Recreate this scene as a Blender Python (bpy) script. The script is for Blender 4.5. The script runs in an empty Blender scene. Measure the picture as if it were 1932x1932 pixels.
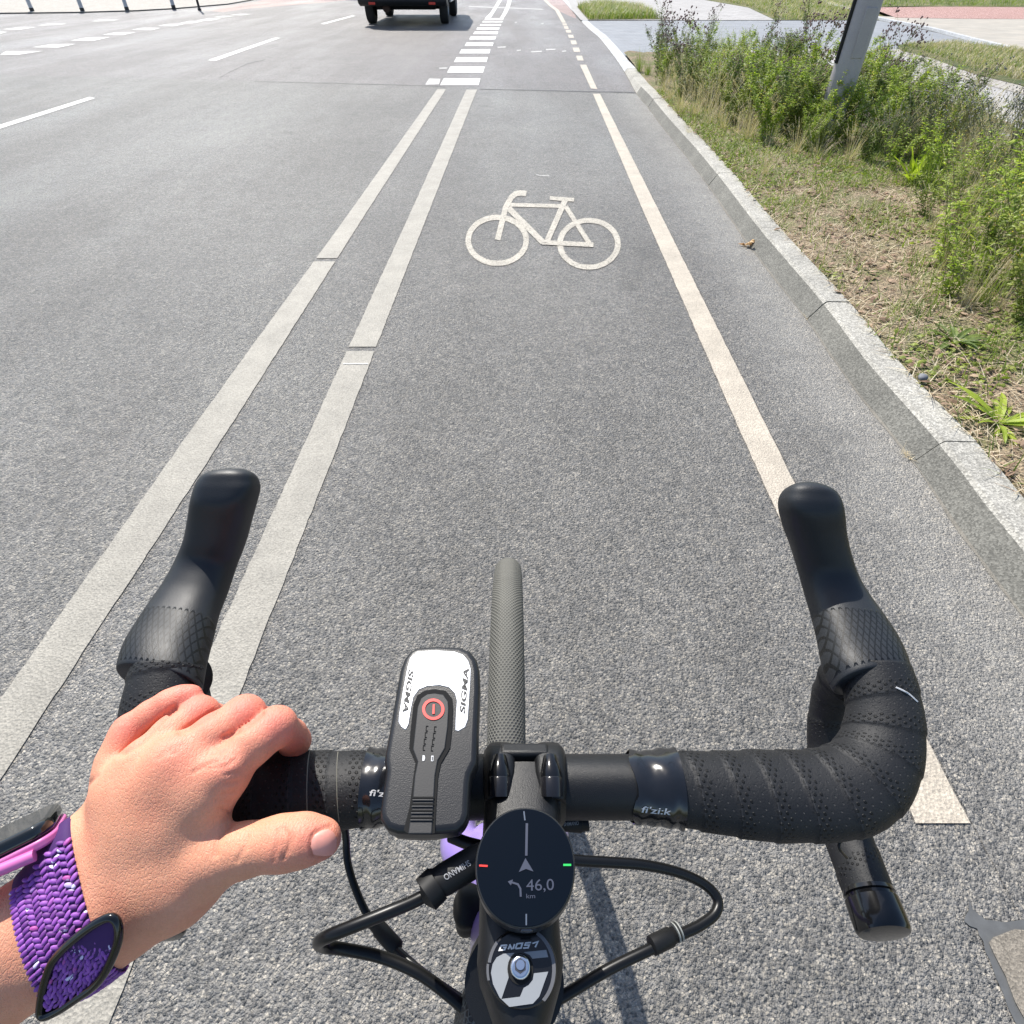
import bpy, bmesh, math, random
import numpy as np
from mathutils import Vector, Matrix
from mathutils.bvhtree import BVHTree
R = math.radians
SC = bpy.context.scene
COL = SC.collection

# ------------------------------------------------------------------ camera, sky, sun, exposure
FPX, CXY, TH, CH = 1100.0, 966.0, R(43.42), 1.26      # lens in picture units (1932 wide), pitch, camera height
cam_d = bpy.data.cameras.new('camera'); cam = bpy.data.objects.new('camera', cam_d); COL.objects.link(cam)
cam.location = (0, 0, CH); cam.rotation_euler = (math.pi/2 - TH, 0, 0)
cam_d.sensor_width = 36; cam_d.lens = 36*FPX/1932; cam_d.clip_start = 0.01; cam_d.clip_end = 3000
SC.camera = cam
SUN_A, SUN_B = 0.35, 0.77                             # shadow shift per metre of height: right, towards the camera
SUN_EL = math.atan(1/math.hypot(SUN_A, SUN_B))
w = bpy.data.worlds.new('World'); SC.world = w; w.use_nodes = True
nt = w.node_tree; nt.nodes.clear()
sky = nt.nodes.new('ShaderNodeTexSky'); sky.sky_type = 'NISHITA'; sky.sun_disc = False
sky.sun_elevation = SUN_EL; sky.sun_rotation = -math.atan2(SUN_A, SUN_B)
bg = nt.nodes.new('ShaderNodeBackground'); bg.inputs[1].default_value = 0.13
wo = nt.nodes.new('ShaderNodeOutputWorld')
nt.links.new(sky.outputs[0], bg.inputs[0]); nt.links.new(bg.outputs[0], wo.inputs[0])
sl = bpy.data.lights.new('sun', 'SUN'); sl.energy = 4.6; sl.angle = R(0.5); sl.color = (1.0, 0.955, 0.88)
so = bpy.data.objects.new('sun', sl); COL.objects.link(so)
so.rotation_euler = Vector((-SUN_A, SUN_B, 1)).to_track_quat('Z', 'Y').to_euler(); so.location = (-3, 6, 9)
SC.view_settings.view_transform = 'Standard'; SC.view_settings.look = 'None'
SC.view_settings.exposure = 0.62; SC.view_settings.gamma = 1

# ------------------------------------------------------------------ geometry helpers
CT, ST = math.cos(TH), math.sin(TH)
RX, UP, FW = Vector((1, 0, 0)), Vector((0, ST, CT)), Vector((0, CT, -ST))
CAMP = Vector((0, 0, CH))
def ray(px, py): return RX*((px-CXY)/FPX) + UP*((CXY-py)/FPX) + FW
def P(px, py, z): return CAMP + ray(px, py)*z
def G(px, py, h=0.0):
    d = ray(px, py); return CAMP + d*((h-CH)/d.z)
class Pl:                                            # a plane that picture points are laid out on
    def __init__(s, o, n): s.o = Vector(o); s.n = Vector(n).normalized()
    def __call__(s, px, py, off=0.0):
        d = ray(px, py); return CAMP + d*(((s.o + s.n*off) - CAMP).dot(s.n)/d.dot(s.n))
class Surf:                                          # a built mesh that picture points are laid out on
    def __init__(s, objs):
        vs, fs = [], []
        for o in (objs if isinstance(objs, (list, tuple)) else [objs]):
            b = len(vs); vs += [o.matrix_world @ v.co for v in o.data.vertices]; fs += [[b+i for i in p.vertices] for p in o.data.polygons]
        s.t = BVHTree.FromPolygons(vs, fs)
    def __call__(s, px, py, off=0.0):
        d = ray(px, py).normalized(); h = s.t.ray_cast(CAMP, d)
        if h[0] is None: return None
        n = h[1] if h[1].dot(d) < 0 else -h[1]
        return h[0] + n*off
def tag(o, label=None, cat=None, group=None, kind=None):
    if label: o['label'] = label
    if cat: o['category'] = cat
    if group: o['group'] = group
    if kind: o['kind'] = kind
    return o
def mesh_obj(name, vs, fs, mat, parent=None, smooth=False, uv=None, sharp=None):
    me = bpy.data.meshes.new(name); me.from_pydata([tuple(v) for v in vs], [], [tuple(f) for f in fs]); me.update()
    if smooth: me.shade_smooth()
    if sharp is not None: me.set_sharp_from_angle(angle=R(sharp))
    for m in (mat if isinstance(mat, (list, tuple)) else [mat]): me.materials.append(m)
    if uv is not None:
        l = me.uv_layers.new(name='UVMap'); li = np.empty(len(me.loops), dtype=np.int32); me.loops.foreach_get('vertex_index', li)
        l.data.foreach_set('uv', np.asarray(uv, dtype=np.float32)[li].ravel())
    o = bpy.data.objects.new(name, me); COL.objects.link(o)
    if parent is not None: o.parent = parent; o.matrix_parent_inverse = parent.matrix_world.inverted()
    return o
def empty(name, loc=(0, 0, 0)):
    o = bpy.data.objects.new(name, None); COL.objects.link(o); o.location = loc; o.empty_display_size = 0.05
    bpy.context.view_layer.update(); return o
def bevel(o, w, s=3, ang=35):
    m = o.modifiers.new('bevel', 'BEVEL'); m.width = w; m.segments = s; m.limit_method = 'ANGLE'; m.angle_limit = R(ang); m.harden_normals = False
    return o
def catmull(pts, n, closed=False):
    p = [np.array(q, float) for q in pts]; out = []
    N = len(p); segs = N if closed else N-1
    for i in range(segs):
        p0 = p[(i-1) % N] if (closed or i) else 2*p[0]-p[1]
        p1, p2 = p[i % N], p[(i+1) % N]
        p3 = p[(i+2) % N] if (closed or i+2 < N) else 2*p[-1]-p[-2]
        for k in range(n):
            t = k/n; out.append(0.5*((2*p1)+(-p0+p2)*t+(2*p0-5*p1+4*p2-p3)*t*t+(-p0+3*p1-3*p2+p3)*t**3))
    if not closed: out.append(p[-1])
    return out
def resample(pts, step):
    P_ = np.array(pts); d = np.r_[0, np.cumsum(np.linalg.norm(np.diff(P_, axis=0), axis=1))]
    n = max(2, int(round(d[-1]/step))+1); s = np.linspace(0, d[-1], n)
    return np.stack([np.interp(s, d, P_[:, k]) for k in range(P_.shape[1])], 1), s
def slab(name, pts, surf, thick, mat, parent, bev=0.0, off=0.0, smooth_n=0, segs=3):
    """outline in picture points on a surface, given real thickness away from the viewer side"""
    if smooth_n: pts = [tuple(q) for q in catmull(pts, smooth_n, True)]
    top = [surf(x, y, off) for x, y in pts]
    n = surf.n
    area = sum((top[i]-top[0]).cross(top[(i+1) % len(top)]-top[0]).dot(n) for i in range(len(top)))
    if area < 0: top.reverse()
    N = len(top); bot = [t - n*thick for t in top]
    fs = [list(range(N)), list(range(2*N-1, N-1, -1))] + [[i, N+i, N+(i+1) % N, (i+1) % N] for i in range(N)]
    o = mesh_obj(name, top+bot, fs, mat, parent, smooth=True, sharp=40)
    if bev: bevel(o, bev, segs)
    return o
def tube(name, pts, r, mat, parent=None, ns=10, uvr=None, step=None, cap=True):
    pts = [np.array(p, float) for p in pts]
    if step: pts, _ = resample(pts, step)
    n = len(pts); rs = r if hasattr(r, '__len__') else [r]*n
    if len(rs) != n: rs = np.interp(np.linspace(0, 1, n), np.linspace(0, 1, len(rs)), rs)
    vs, fs, uv = [], [], []
    T = np.gradient(np.array(pts), axis=0); T /= np.linalg.norm(T, axis=1)[:, None]
    a = np.cross(T[0], [0.13, 0.2, 0.97]); a /= np.linalg.norm(a); s = 0
    for i in range(n):
        a = a - T[i]*a.dot(T[i]); a /= np.linalg.norm(a); b = np.cross(T[i], a)
        if i: s += np.linalg.norm(pts[i]-pts[i-1])
        for k in range(ns):
            t = 2*math.pi*k/ns; vs.append(pts[i]+rs[i]*(a*math.cos(t)+b*math.sin(t))); uv.append((s, k/ns))
    for i in range(n-1):
        for k in range(ns):
            fs.append([i*ns+k, i*ns+(k+1) % ns, (i+1)*ns+(k+1) % ns, (i+1)*ns+k])
    if cap: fs += [list(range(ns-1, -1, -1)), [(n-1)*ns+k for k in range(ns)]]
    return mesh_obj(name, vs, fs, mat, parent, smooth=True, uv=uv, sharp=50)
def loft(name, secs, mat, parent=None, uv=None, cap=True, sharp=None):
    ns = len(secs[0]); n = len(secs); vs = [v for s in secs for v in s]
    fs = [[i*ns+k, i*ns+(k+1) % ns, (i+1)*ns+(k+1) % ns, (i+1)*ns+k] for i in range(n-1) for k in range(ns)]
    if cap: fs += [list(range(ns-1, -1, -1)), [(n-1)*ns+k for k in range(ns)]]
    return mesh_obj(name, vs, fs, mat, parent, smooth=True, uv=uv, sharp=sharp)
def box(vs, fs, c, sx, sy, sz, rot=None):
    b = len(vs)
    for dz in (-1, 1):
        for dx, dy in ((-1, -1), (1, -1), (1, 1), (-1, 1)):
            v = Vector((dx*sx/2, dy*sy/2, dz*sz/2))
            if rot is not None: v = rot @ v
            vs.append(Vector(c)+v)
    for f in ((3, 2, 1, 0), (4, 5, 6, 7), (0, 1, 5, 4), (1, 2, 6, 5), (2, 3, 7, 6), (3, 0, 4, 7)): fs.append([b+i for i in f])
def text2d(s, shear=0.0, bold=0.0, space=1.0):
    c = bpy.data.curves.new('t', 'FONT'); c.body = s; c.shear = shear; c.offset = bold; c.space_character = space; c.resolution_u = 6
    o = bpy.data.objects.new('t', c); COL.objects.link(o); dg = bpy.context.evaluated_depsgraph_get()
    me = bpy.data.meshes.new_from_object(o.evaluated_get(dg)); COL.objects.unlink(o); bpy.data.objects.remove(o)
    bm = bmesh.new(); bm.from_mesh(me); bmesh.ops.triangulate(bm, faces=bm.faces)
    bmesh.ops.subdivide_edges(bm, edges=[e for e in bm.edges if e.calc_length() > 0.25], cuts=2, use_grid_fill=False)
    v = [tuple(q.co) for q in bm.verts]; bm.verts.ensure_lookup_table(); f = [[q.index for q in g.verts] for g in bm.faces]; bm.free()
    return np.array(v)[:, :2], f
def text_on(name, s, p0, p1, hgt, surf, mat, parent, off=0.0003, shear=0.0, bold=0.0, flip=1):
    """lettering whose baseline runs p0->p1 in picture points, laid on a real surface"""
    v, f = text2d(s, shear, bold); x0, x1 = v[:, 0].min(), v[:, 0].max(); y1 = 0.72
    p0, p1 = np.array(p0, float), np.array(p1, float); d = p1-p0; n = np.array([d[1], -d[0]])/np.linalg.norm(d)*flip
    vs = []
    for x, y in v:
        q = p0 + d*((x-x0)/(x1-x0)) + n*(y/y1*hgt)
        r_ = surf(q[0], q[1], off)
        if r_ is None: r_ = vs[-1] if vs else P(q[0], q[1], 0.3)
        vs.append(r_)
    return mesh_obj(name, vs, f, mat, parent)

# ------------------------------------------------------------------ material helpers
class N:
    def __init__(s, name):
        s.m = bpy.data.materials.new(name); s.m.use_nodes = True; s.t = s.m.node_tree; s.b = s.t.nodes['Principled BSDF']
        s.out = s.t.nodes['Material Output']
    def n(s, typ, **kw):
        q = s.t.nodes.new('ShaderNode'+typ)
        for k, v in kw.items():
            if k.startswith('i_'): 
                key = k[2:]; key = int(key) if key.isdigit() else key.replace('_', ' ')
                s.set(q.inputs[key], v)
            else: setattr(q, k, v)
        return q
    def set(s, inp, v):
        if isinstance(v, bpy.types.NodeSocket): s.t.links.new(v, inp)
        elif isinstance(v, bpy.types.Node): s.t.links.new(v.outputs[0], inp)
        else:
            if isinstance(v, (tuple, list)) and len(v) == 3 and inp.type == 'RGBA': v = (*v, 1)
            inp.default_value = v
    def p(s, **kw):
        for k, v in kw.items(): s.set(s.b.inputs[k.replace('_', ' ')], v)
        return s
    def math(s, op, a, b=0.0, c=0.0, clamp=False):
        q = s.n('Math', operation=op, use_clamp=clamp); s.set(q.inputs[0], a); s.set(q.inputs[1], b)
        if op in ('MULTIPLY_ADD', 'SMOOTH_MIN', 'COMPARE', 'WRAP'): s.set(q.inputs[2], c)
        return q.outputs[0]
    def pos(s): return s.n('NewGeometry').outputs['Position']
    def uvxy(s):
        u = s.n('UVMap'); x = s.n('SeparateXYZ'); s.set(x.inputs[0], u.outputs[0]); return x.outputs[0], x.outputs[1]
    def noise(s, scale, detail=2, rough=.5, vec=None, dist=0.0):
        q = s.n('TexNoise'); q.inputs['Scale'].default_value = scale; q.inputs['Detail'].default_value = detail
        q.inputs['Roughness'].default_value = rough; q.inputs['Distortion'].default_value = dist
        s.set(q.inputs['Vector'], vec if vec is not None else s.pos()); return q.outputs['Fac']
    def vor(s, scale, feat='F1', vec=None, out='Distance', rnd=1.0):
        q = s.n('TexVoronoi', feature=feat); q.inputs['Scale'].default_value = scale; q.inputs['Randomness'].default_value = rnd
        s.set(q.inputs['Vector'], vec if vec is not None else s.pos()); return q.outputs[out]
    def ramp(s, fac, stops, interp='LINEAR'):
        q = s.n('ValToRGB'); r_ = q.color_ramp; r_.interpolation = interp
        while len(r_.elements) < len(stops): r_.elements.new(0.5)
        for e, (p_, c) in zip(r_.elements, stops):
            e.position = p_; e.color = (*(c if hasattr(c, '__len__') else (c, c, c)), 1)
        s.set(q.inputs[0], fac); return q.outputs[0]
    def mix(s, fac, a, b, mode='MIX'):
        q = s.n('Mix', data_type='RGBA', blend_type=mode); s.set(q.inputs[0], fac); s.set(q.inputs[6], a); s.set(q.inputs[7], b); return q.outputs[2]
    def bump(s, h, strength=.5, dist=.001, nrm=None):
        q = s.n('Bump'); q.inputs['Strength'].default_value = strength; q.inputs['Distance'].default_value = dist
        s.set(q.inputs['Height'], h)
        if nrm is not None: s.set(q.inputs['Normal'], nrm)
        s.set(s.b.inputs['Normal'], q.outputs[0]); return q.outputs[0]
def plain(name, col, rough=.5, metal=0.0, nscale=None, nb=0.0, ndist=.0004, spec=.5, coat=0.0, var=0.0):
    m = N(name); m.p(Roughness=rough, Metallic=metal); m.b.inputs['Specular IOR Level'].default_value = spec
    m.b.inputs['Coat Weight'].default_value = coat
    c = (*col, 1)
    if var and nscale:
        f = m.noise(nscale*.2, 3); m.p(Base_Color=m.mix(f, tuple(x*(1-var) for x in col), tuple(min(1, x*(1+var)) for x in col)))
    else: m.p(Base_Color=c)
    if nb: m.bump(m.noise(nscale, 3), nb, ndist)
    return m.m

# ------------------------------------------------------------------ ground materials
def asphalt(name, tint=(1.05, 1, .93), lo=.042, hi=.25, scale=165, patch=True, rough=.58, light=1.0, spec=.52, dust=False):
    m = N(name); pos = m.pos()
    warp = m.n('TexNoise'); warp.inputs['Scale'].default_value = 160; m.set(warp.inputs['Vector'], pos)
    va = m.n('VectorMath', operation='MULTIPLY_ADD'); m.set(va.inputs[0], warp.outputs['Color']); va.inputs[1].default_value = (.006, .006, .006); m.set(va.inputs[2], pos)
    v = m.n('TexVoronoi', feature='F1'); v.inputs['Scale'].default_value = scale; m.set(v.inputs['Vector'], va.outputs[0])
    v2 = m.n('TexVoronoi', feature='F1'); v2.inputs['Scale'].default_value = scale*2.3; m.set(v2.inputs['Vector'], pos)
    sp = m.n('SeparateColor'); m.set(sp.inputs[0], v.outputs['Color'])
    sp2 = m.n('SeparateColor'); m.set(sp2.inputs[0], v2.outputs['Color'])
    t = tint
    def c(x, r_=1, g=1, b=1): return (x*t[0]*r_, x*t[1]*g, x*t[2]*b)
    stone = m.ramp(sp.outputs[0], [(0, c(lo*.8, .9, 1, 1.12)), (.24, c(lo*1.5, .9, 1, 1.12)), (.34, c((lo+hi)*.42, .97, 1, 1.05)), (.6, c((lo+hi)*.60, 1.0, 1, .98)), (.86, c(hi*1.15, 1.05, 1, .90)), (1, c(hi*1.5, 1.06, 1, .88))])
    fine = m.ramp(sp2.outputs[1], [(0, c(lo*1.6)), (.5, c((lo+hi)*.5)), (1, c(hi*1.1))])
    dist = m.ramp(v.outputs['Distance'], [(.42, 0), (.66, 1)])
    mat_ = m.mix(m.noise(420, 3, .8), c(hi*.45), c(hi*.95, 1.02, 1, .95))
    col = m.mix(dist, stone, mat_); col = m.mix(.25, col, fine)
    v3 = m.n('TexVoronoi', feature='F1'); v3.inputs['Scale'].default_value = 58; m.set(v3.inputs['Vector'], pos)
    sp3 = m.n('SeparateColor'); m.set(sp3.inputs[0], v3.outputs['Color']); col = m.mix(1.0, col, m.ramp(sp3.outputs[0], [(0, .84), (.5, 1.0), (1, 1.17)]), 'MULTIPLY')
    v4 = m.n('TexVoronoi', feature='F1'); v4.inputs['Scale'].default_value = 24; m.set(v4.inputs['Vector'], pos)
    sp4 = m.n('SeparateColor'); m.set(sp4.inputs[0], v4.outputs['Color']); col = m.mix(1.0, col, m.ramp(sp4.outputs[1], [(0, .96), (.5, 1.0), (1, 1.04)]), 'MULTIPLY')
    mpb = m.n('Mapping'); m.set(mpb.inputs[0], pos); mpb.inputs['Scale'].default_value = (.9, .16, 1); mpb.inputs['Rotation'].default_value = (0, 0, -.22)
    polish_glare = m.ramp(m.noise(1.0, 4, .55, vec=mpb.outputs[0]), [(.42, 0), (.68, 1)])
    col = m.mix(1.0, col, m.ramp(polish_glare, [(0, .94), (1, 1.22)]), 'MULTIPLY')  # worn tracks paler; the streaks also paint sun glare into the colour
    stain = m.noise(2.1, 3, .55); col = m.mix(1.0, col, m.ramp(stain, [(.27, .80), (.37, 1.0)]), 'MULTIPLY')
    if patch:
        big = m.noise(.55, 4, .6); col = m.mix(1.0, col, m.ramp(big, [(.3, .84), (.7, 1.14)]), 'MULTIPLY')
        md = m.noise(4.0, 5, .7); col = m.mix(1.0, col, m.ramp(md, [(.3, .9), (.72, 1.1)]), 'MULTIPLY')
    if dust:
        at = m.n('Attribute', attribute_name='dust').outputs['Fac']; dn = m.math('MULTIPLY', at, m.ramp(m.noise(5, 5, .7), [(.3, .55), (.65, 1)])); col = m.mix(dn, col, m.mix(.45, m.mix(1.0, col, (1.7, 1.68, 1.62), 'MULTIPLY'), (.27, .265, .25)))
    if light != 1.0: col = m.mix(1.0, col, (light, light, light), 'MULTIPLY')
    m.p(Base_Color=col, Roughness=m.math('SUBTRACT', m.ramp(sp.outputs[2], [(0, rough-.16), (1, rough+.15)]), m.math('MULTIPLY', polish_glare, .16)))
    m.b.inputs['Specular IOR Level'].default_value = spec
    hgt = m.math('ADD', m.math('MULTIPLY', m.math('SUBTRACT', 1.0, v.outputs['Distance']), 1.0), m.math('MULTIPLY', m.math('SUBTRACT', 1.0, v2.outputs['Distance']), .45))
    hgt = m.math('ADD', hgt, m.math('ADD', m.math('MULTIPLY', sp.outputs[1], .7), m.math('MULTIPLY', sp3.outputs[1], .8)))
    m.bump(hgt, 1.0, .0046)
    return m.m
M = {}
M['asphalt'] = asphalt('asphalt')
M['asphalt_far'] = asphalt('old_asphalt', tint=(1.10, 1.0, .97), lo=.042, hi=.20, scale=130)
def paint(name, col, wear=.5, thr=.60):
    m = N(name)
    g = m.noise(170, 3, .75); b_ = m.noise(7, 4, .65); s_ = m.noise(90, 3, .6)
    c = m.mix(1.0, col, m.ramp(b_, [(.3, .80), (.65, 1.05)]), 'MULTIPLY')
    c = m.mix(1.0, c, m.ramp(g, [(.35, .70), (.62, 1.10)]), 'MULTIPLY')
    m.p(Base_Color=c, Roughness=.62)
    hh = m.vor(150); m.bump(m.math('ADD', hh, g), .8, .0022)
    a = m.ramp(m.math('ADD', m.math('MULTIPLY', s_, .55), m.math('MULTIPLY', m.noise(300, 2), .45)), [(thr, 1), (thr+.04, 0)])
    tr = m.n('BsdfTransparent'); mx = m.n('MixShader'); m.set(mx.inputs[0], a); m.set(mx.inputs[1], tr.outputs[0]); m.set(mx.inputs[2], m.b.outputs[0])
    m.t.links.new(mx.outputs[0], m.out.inputs[0]); return m.m
M['paint_grey'] = paint('grey_white_paint', (.32, .298, .252), thr=.64)
M['paint_warm'] = paint('warm_white_paint', (.49, .43, .345), thr=.67)
M['paint_symbol'] = paint('worn_white_paint', (.48, .44, .365), thr=.55)
M['paint_bright'] = paint('bright_white_paint', (.68, .67, .63), thr=.64)
M['paint_old'] = paint('worn_out_paint', (.55, .53, .50), thr=.545)
def concrete(name, col, spec=.3, sc=260, streak=False, rough=.85, hi=1.25):
    m = N(name); a = m.noise(3.2, 5, .65); b_ = m.vor(sc, out='Color'); g = m.noise(sc*.5, 3, .7)
    sb = m.n('SeparateColor'); m.set(sb.inputs[0], b_)
    c = m.mix(1.0, col, m.ramp(a, [(.3, .76), (.7, 1.14)]), 'MULTIPLY'); c = m.mix(1.0, c, m.ramp(sb.outputs[0], [(0, .62), (.5, .95), (1, hi)]), 'MULTIPLY')
    m.p(Base_Color=c, Roughness=rough); m.bump(m.math('ADD', g, m.vor(sc)), .6, .0015); return m.m
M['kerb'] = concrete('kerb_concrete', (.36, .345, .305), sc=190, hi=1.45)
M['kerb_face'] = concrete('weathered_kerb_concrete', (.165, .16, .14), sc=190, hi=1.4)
M['kerb_light'] = concrete('pale_kerb_stone', (.50, .51, .52), sc=120)
M['joint'] = plain('dark_joint', (.07, .065, .055), .95)
M['dirt'] = concrete('gutter_dirt', (.21, .195, .165), sc=300)
def slabs(name, col, col2, w_, h_, rot=0.0, mortar=.02, morc=(.2, .2, .19)):
    m = N(name); mp = m.n('Mapping'); m.set(mp.inputs[0], m.pos()); mp.inputs['Rotation'].default_value = (0, 0, rot)
    br = m.n('TexBrick'); m.set(br.inputs['Vector'], mp.outputs[0]); br.inputs['Scale'].default_value = 1
    for k, v in (('Brick Width', w_), ('Row Height', h_), ('Mortar Size', mortar*min(w_, h_)), ('Mortar Smooth', .3)): br.inputs[k].default_value = v
    br.inputs['Color1'].default_value = (*col, 1); br.inputs['Color2'].default_value = (*col2, 1); br.inputs['Mortar'].default_value = (*morc, 1)
    c = m.mix(1.0, br.outputs[0], m.ramp(m.noise(2.2, 5, .65), [(.3, .84), (.7, 1.12)]), 'MULTIPLY')
    c = m.mix(1.0, c, m.ramp(m.noise(60, 4, .8), [(.3, .86), (.7, 1.1)]), 'MULTIPLY')
    m.p(Base_Color=c, Roughness=.8); m.bump(m.math('ADD', m.noise(90, 3), m.math('MULTIPLY', br.outputs['Fac'], -2.0)), .4, .003); return m.m
M['driveway'] = slabs('grey_block_paving', (.23, .245, .265), (.26, .27, .285), .2, .1, mortar=.05, morc=(.17, .18, .19))
M['slab'] = slabs('pale_paving_slabs', (.34, .325, .31), (.38, .365, .35), .5, .5, rot=.5, mortar=.02, morc=(.24, .22, .20))
M['mosaic'] = slabs('small_paving_setts', (.34, .32, .28), (.46, .43, .39), .09, .09, rot=.3, mortar=.14, morc=(.25, .22, .18))
M['beige'] = slabs('beige_paving', (.36, .33, .28), (.40, .36, .30), .4, .4, rot=.2, mortar=.015, morc=(.38, .34, .28))
def soil():
    m = N('dry_soil'); a = m.noise(2.5, 6, .7); b_ = m.noise(38, 5, .75); v = m.vor(90)
    c = m.mix(m.ramp(b_, [(.35, 0), (.65, 1)]), (.11, .080, .050), (.40, .31, .20)); c = m.mix(m.ramp(a, [(.45, 0), (.6, .7)]), c, (.12, .15, .04))
    m.p(Base_Color=c, Roughness=.95); m.bump(m.math('ADD', b_, v), .9, .012); return m.m
M['soil'] = soil()
def gravel():
    m = N('red_gravel'); v = m.vor(55, out='Color'); s_ = m.n('SeparateColor'); m.set(s_.inputs[0], v)
    m.p(Base_Color=m.ramp(s_.outputs[0], [(0, (.22, .10, .08)), (.5, (.48, .27, .23)), (1, (.66, .47, .42))]), Roughness=.9); m.bump(m.vor(55), 1.0, .02); return m.m
M['gravel'] = gravel()
def meadow(name, c1, c2, c3):
    m = N(name); a = m.noise(1.3, 6, .75); b_ = m.noise(45, 5, .8)
    c = m.mix(m.ramp(a, [(.4, 0), (.62, 1)]), c1, c2); c = m.mix(m.ramp(b_, [(.45, 0), (.75, .8)]), c, c3)
    m.p(Base_Color=c, Roughness=.95); m.bump(b_, 1.0, .05); return m.m
M['turf'] = meadow('grassy_ground', (.10, .14, .035), (.28, .24, .10), (.05, .075, .02))
# ------------------------------------------------------------------ the ground: road, seam, kerb, verge, pavements
rnd = random.Random(7)
def sheet(name, pts, h, mat, label=None, hfun=None):
    o = mesh_obj(name, [G(x, y, h) for x, y in pts], [list(range(len(pts)))], mat); o['kind'] = 'structure'
    if o.data.polygons[0].normal.z < 0: o.data.flip_normals()
    return o
def grid_plane(name, x0, x1, y0, y1, z, mat):
    o = mesh_obj(name, [(x0, y0, z), (x1, y0, z), (x1, y1, z), (x0, y1, z)], [[0, 1, 2, 3]], mat); o['kind'] = 'structure'; return o
grid_plane('ground', -400, 400, -100, 900, -.03, M['turf'])
seam = [(-1200, 118), (-300, 135), (60, 142), (250, 147), (480, 153), (640, 156), (800, 161), (905, 165), (1040, 169), (1199, 173)]
near = [G(x, y) for x, y in seam]
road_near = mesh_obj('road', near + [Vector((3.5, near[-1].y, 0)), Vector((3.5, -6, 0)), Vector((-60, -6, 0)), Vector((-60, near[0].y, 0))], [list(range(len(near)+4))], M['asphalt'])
road_near['kind'] = 'structure'
if road_near.data.polygons[0].normal.z < 0: road_near.data.flip_normals()
farv = [v+Vector((0, .004, -.0005)) for v in near]
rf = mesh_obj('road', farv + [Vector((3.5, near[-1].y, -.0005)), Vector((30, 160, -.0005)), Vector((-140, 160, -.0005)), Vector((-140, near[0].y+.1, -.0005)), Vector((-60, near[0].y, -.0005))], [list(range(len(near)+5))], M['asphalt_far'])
rf['kind'] = 'structure'
if rf.data.polygons[0].normal.z < 0: rf.data.flip_normals()
def strip_px(name, pts, wpx, h, mat, jit=0.0):
    vs = []; n = len(pts)
    for i, (x, y) in enumerate(pts):
        w_ = wpx if not hasattr(wpx, '__len__') else wpx[i]
        a = G(x-w_/2, y, h); b = G(x+w_/2, y, h)
        if jit: a.x += rnd.uniform(-jit, jit); b.x += rnd.uniform(-jit, jit)
        vs += [a, b]
    o = mesh_obj(name, vs, [[2*i, 2*i+1, 2*i+3, 2*i+2] for i in range(n-1)], mat); o['kind'] = 'structure'
    if o.data.polygons[0].normal.z < 0: o.data.flip_normals()
    return o
def band_px(name, L, Rr, mat, h=.003, step=.03, jit=.0016):
    """marking between a left and a right edge (same number of picture points), edges slightly ragged"""
    A = np.array([G(x, y, h) for x, y in L]); B = np.array([G(x, y, h) for x, y in Rr])
    d = np.r_[0, np.cumsum(np.linalg.norm(np.diff(A, axis=0), axis=1))]; n = max(2, int(d[-1]/step)); s = np.linspace(0, d[-1], n)
    a = np.stack([np.interp(s, d, A[:, k]) for k in range(3)], 1); b = np.stack([np.interp(s, d, B[:, k]) for k in range(3)], 1)
    rr = np.random.RandomState(len(L)*7+n)
    a[:, 0] += rr.uniform(-jit, jit, n); b[:, 0] += rr.uniform(-jit, jit, n)
    if n > 12:
        for q in (a, b): q[1:-1, 0] += np.convolve(rr.uniform(-jit, jit, n)*.45, np.ones(7)/4, 'same')[1:-1]
    vs = [v for p in zip(a, b) for v in p]
    o = mesh_obj(name, vs, [[2*i, 2*i+1, 2*i+3, 2*i+2] for i in range(n-1)], mat); o['kind'] = 'structure'
    if o.data.polygons[0].normal.z < 0: o.data.flip_normals()
    return o
def lerp_line(p, q, y): return (p[0]+(q[0]-p[0])*(y-p[1])/(q[1]-p[1]), y)
def edge(pts, ys):
    yy = [p[1] for p in pts]; xx = [p[0] for p in pts]
    out = []
    for y in ys:
        if y > yy[-1]: out.append(lerp_line(pts[-2], pts[-1], y))
        else: out.append((float(np.interp(y, yy, xx)), y))
    return out
AL = [(828, 164), (649, 415), (377, 788), (0, 1318), (-260, 1686)]; AR = [(845, 163), (682, 415), (418, 830), (0, 1470), (-260, 1868)]
BL = [(883, 162), (768, 415), (577, 830), (63, 1960)]; BR = [(902, 164), (803, 415), (642, 828), (194, 1960)]
RL = [(1118, 175), (1204.5, 377), (1404, 830), (1497, 1035), (1728, 1553)]; RR = [(1131, 175), (1233, 377), (1459, 830), (1499, 911), (1830, 1553)]
LBL = dict(cat='road marking')
for y0, y1 in ((168, 487), (493, 1680)):
    ys = np.linspace(y0, y1, 14); band_px('lane_line', edge(AL, ys), edge(AR, ys), M['paint_grey'])
for y0, y1 in ((169, 654), (662, 1960)):
    ys = np.linspace(y0, y1, 14); band_px('lane_line', edge(BL, ys), edge(BR, ys), M['paint_grey'])
for y, a, b in ((685, 648, 695),):
    band_px('lane_line', [(a, y), (a-1, y+2)], [(b, y), (b-1, y+2)], M['paint_bright'], h=.005, jit=0)
ys = np.linspace(177, 1553, 40); band_px('lane_line', edge(RL, ys), edge(RR, ys), M['paint_warm'])
band_px('lane_line', [(1094, 122), (1115, 167)], [(1106, 122), (1127, 168)], M['paint_warm'])
Z = lambda x, y: (664.1+x*.2344, y*.2344)
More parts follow.
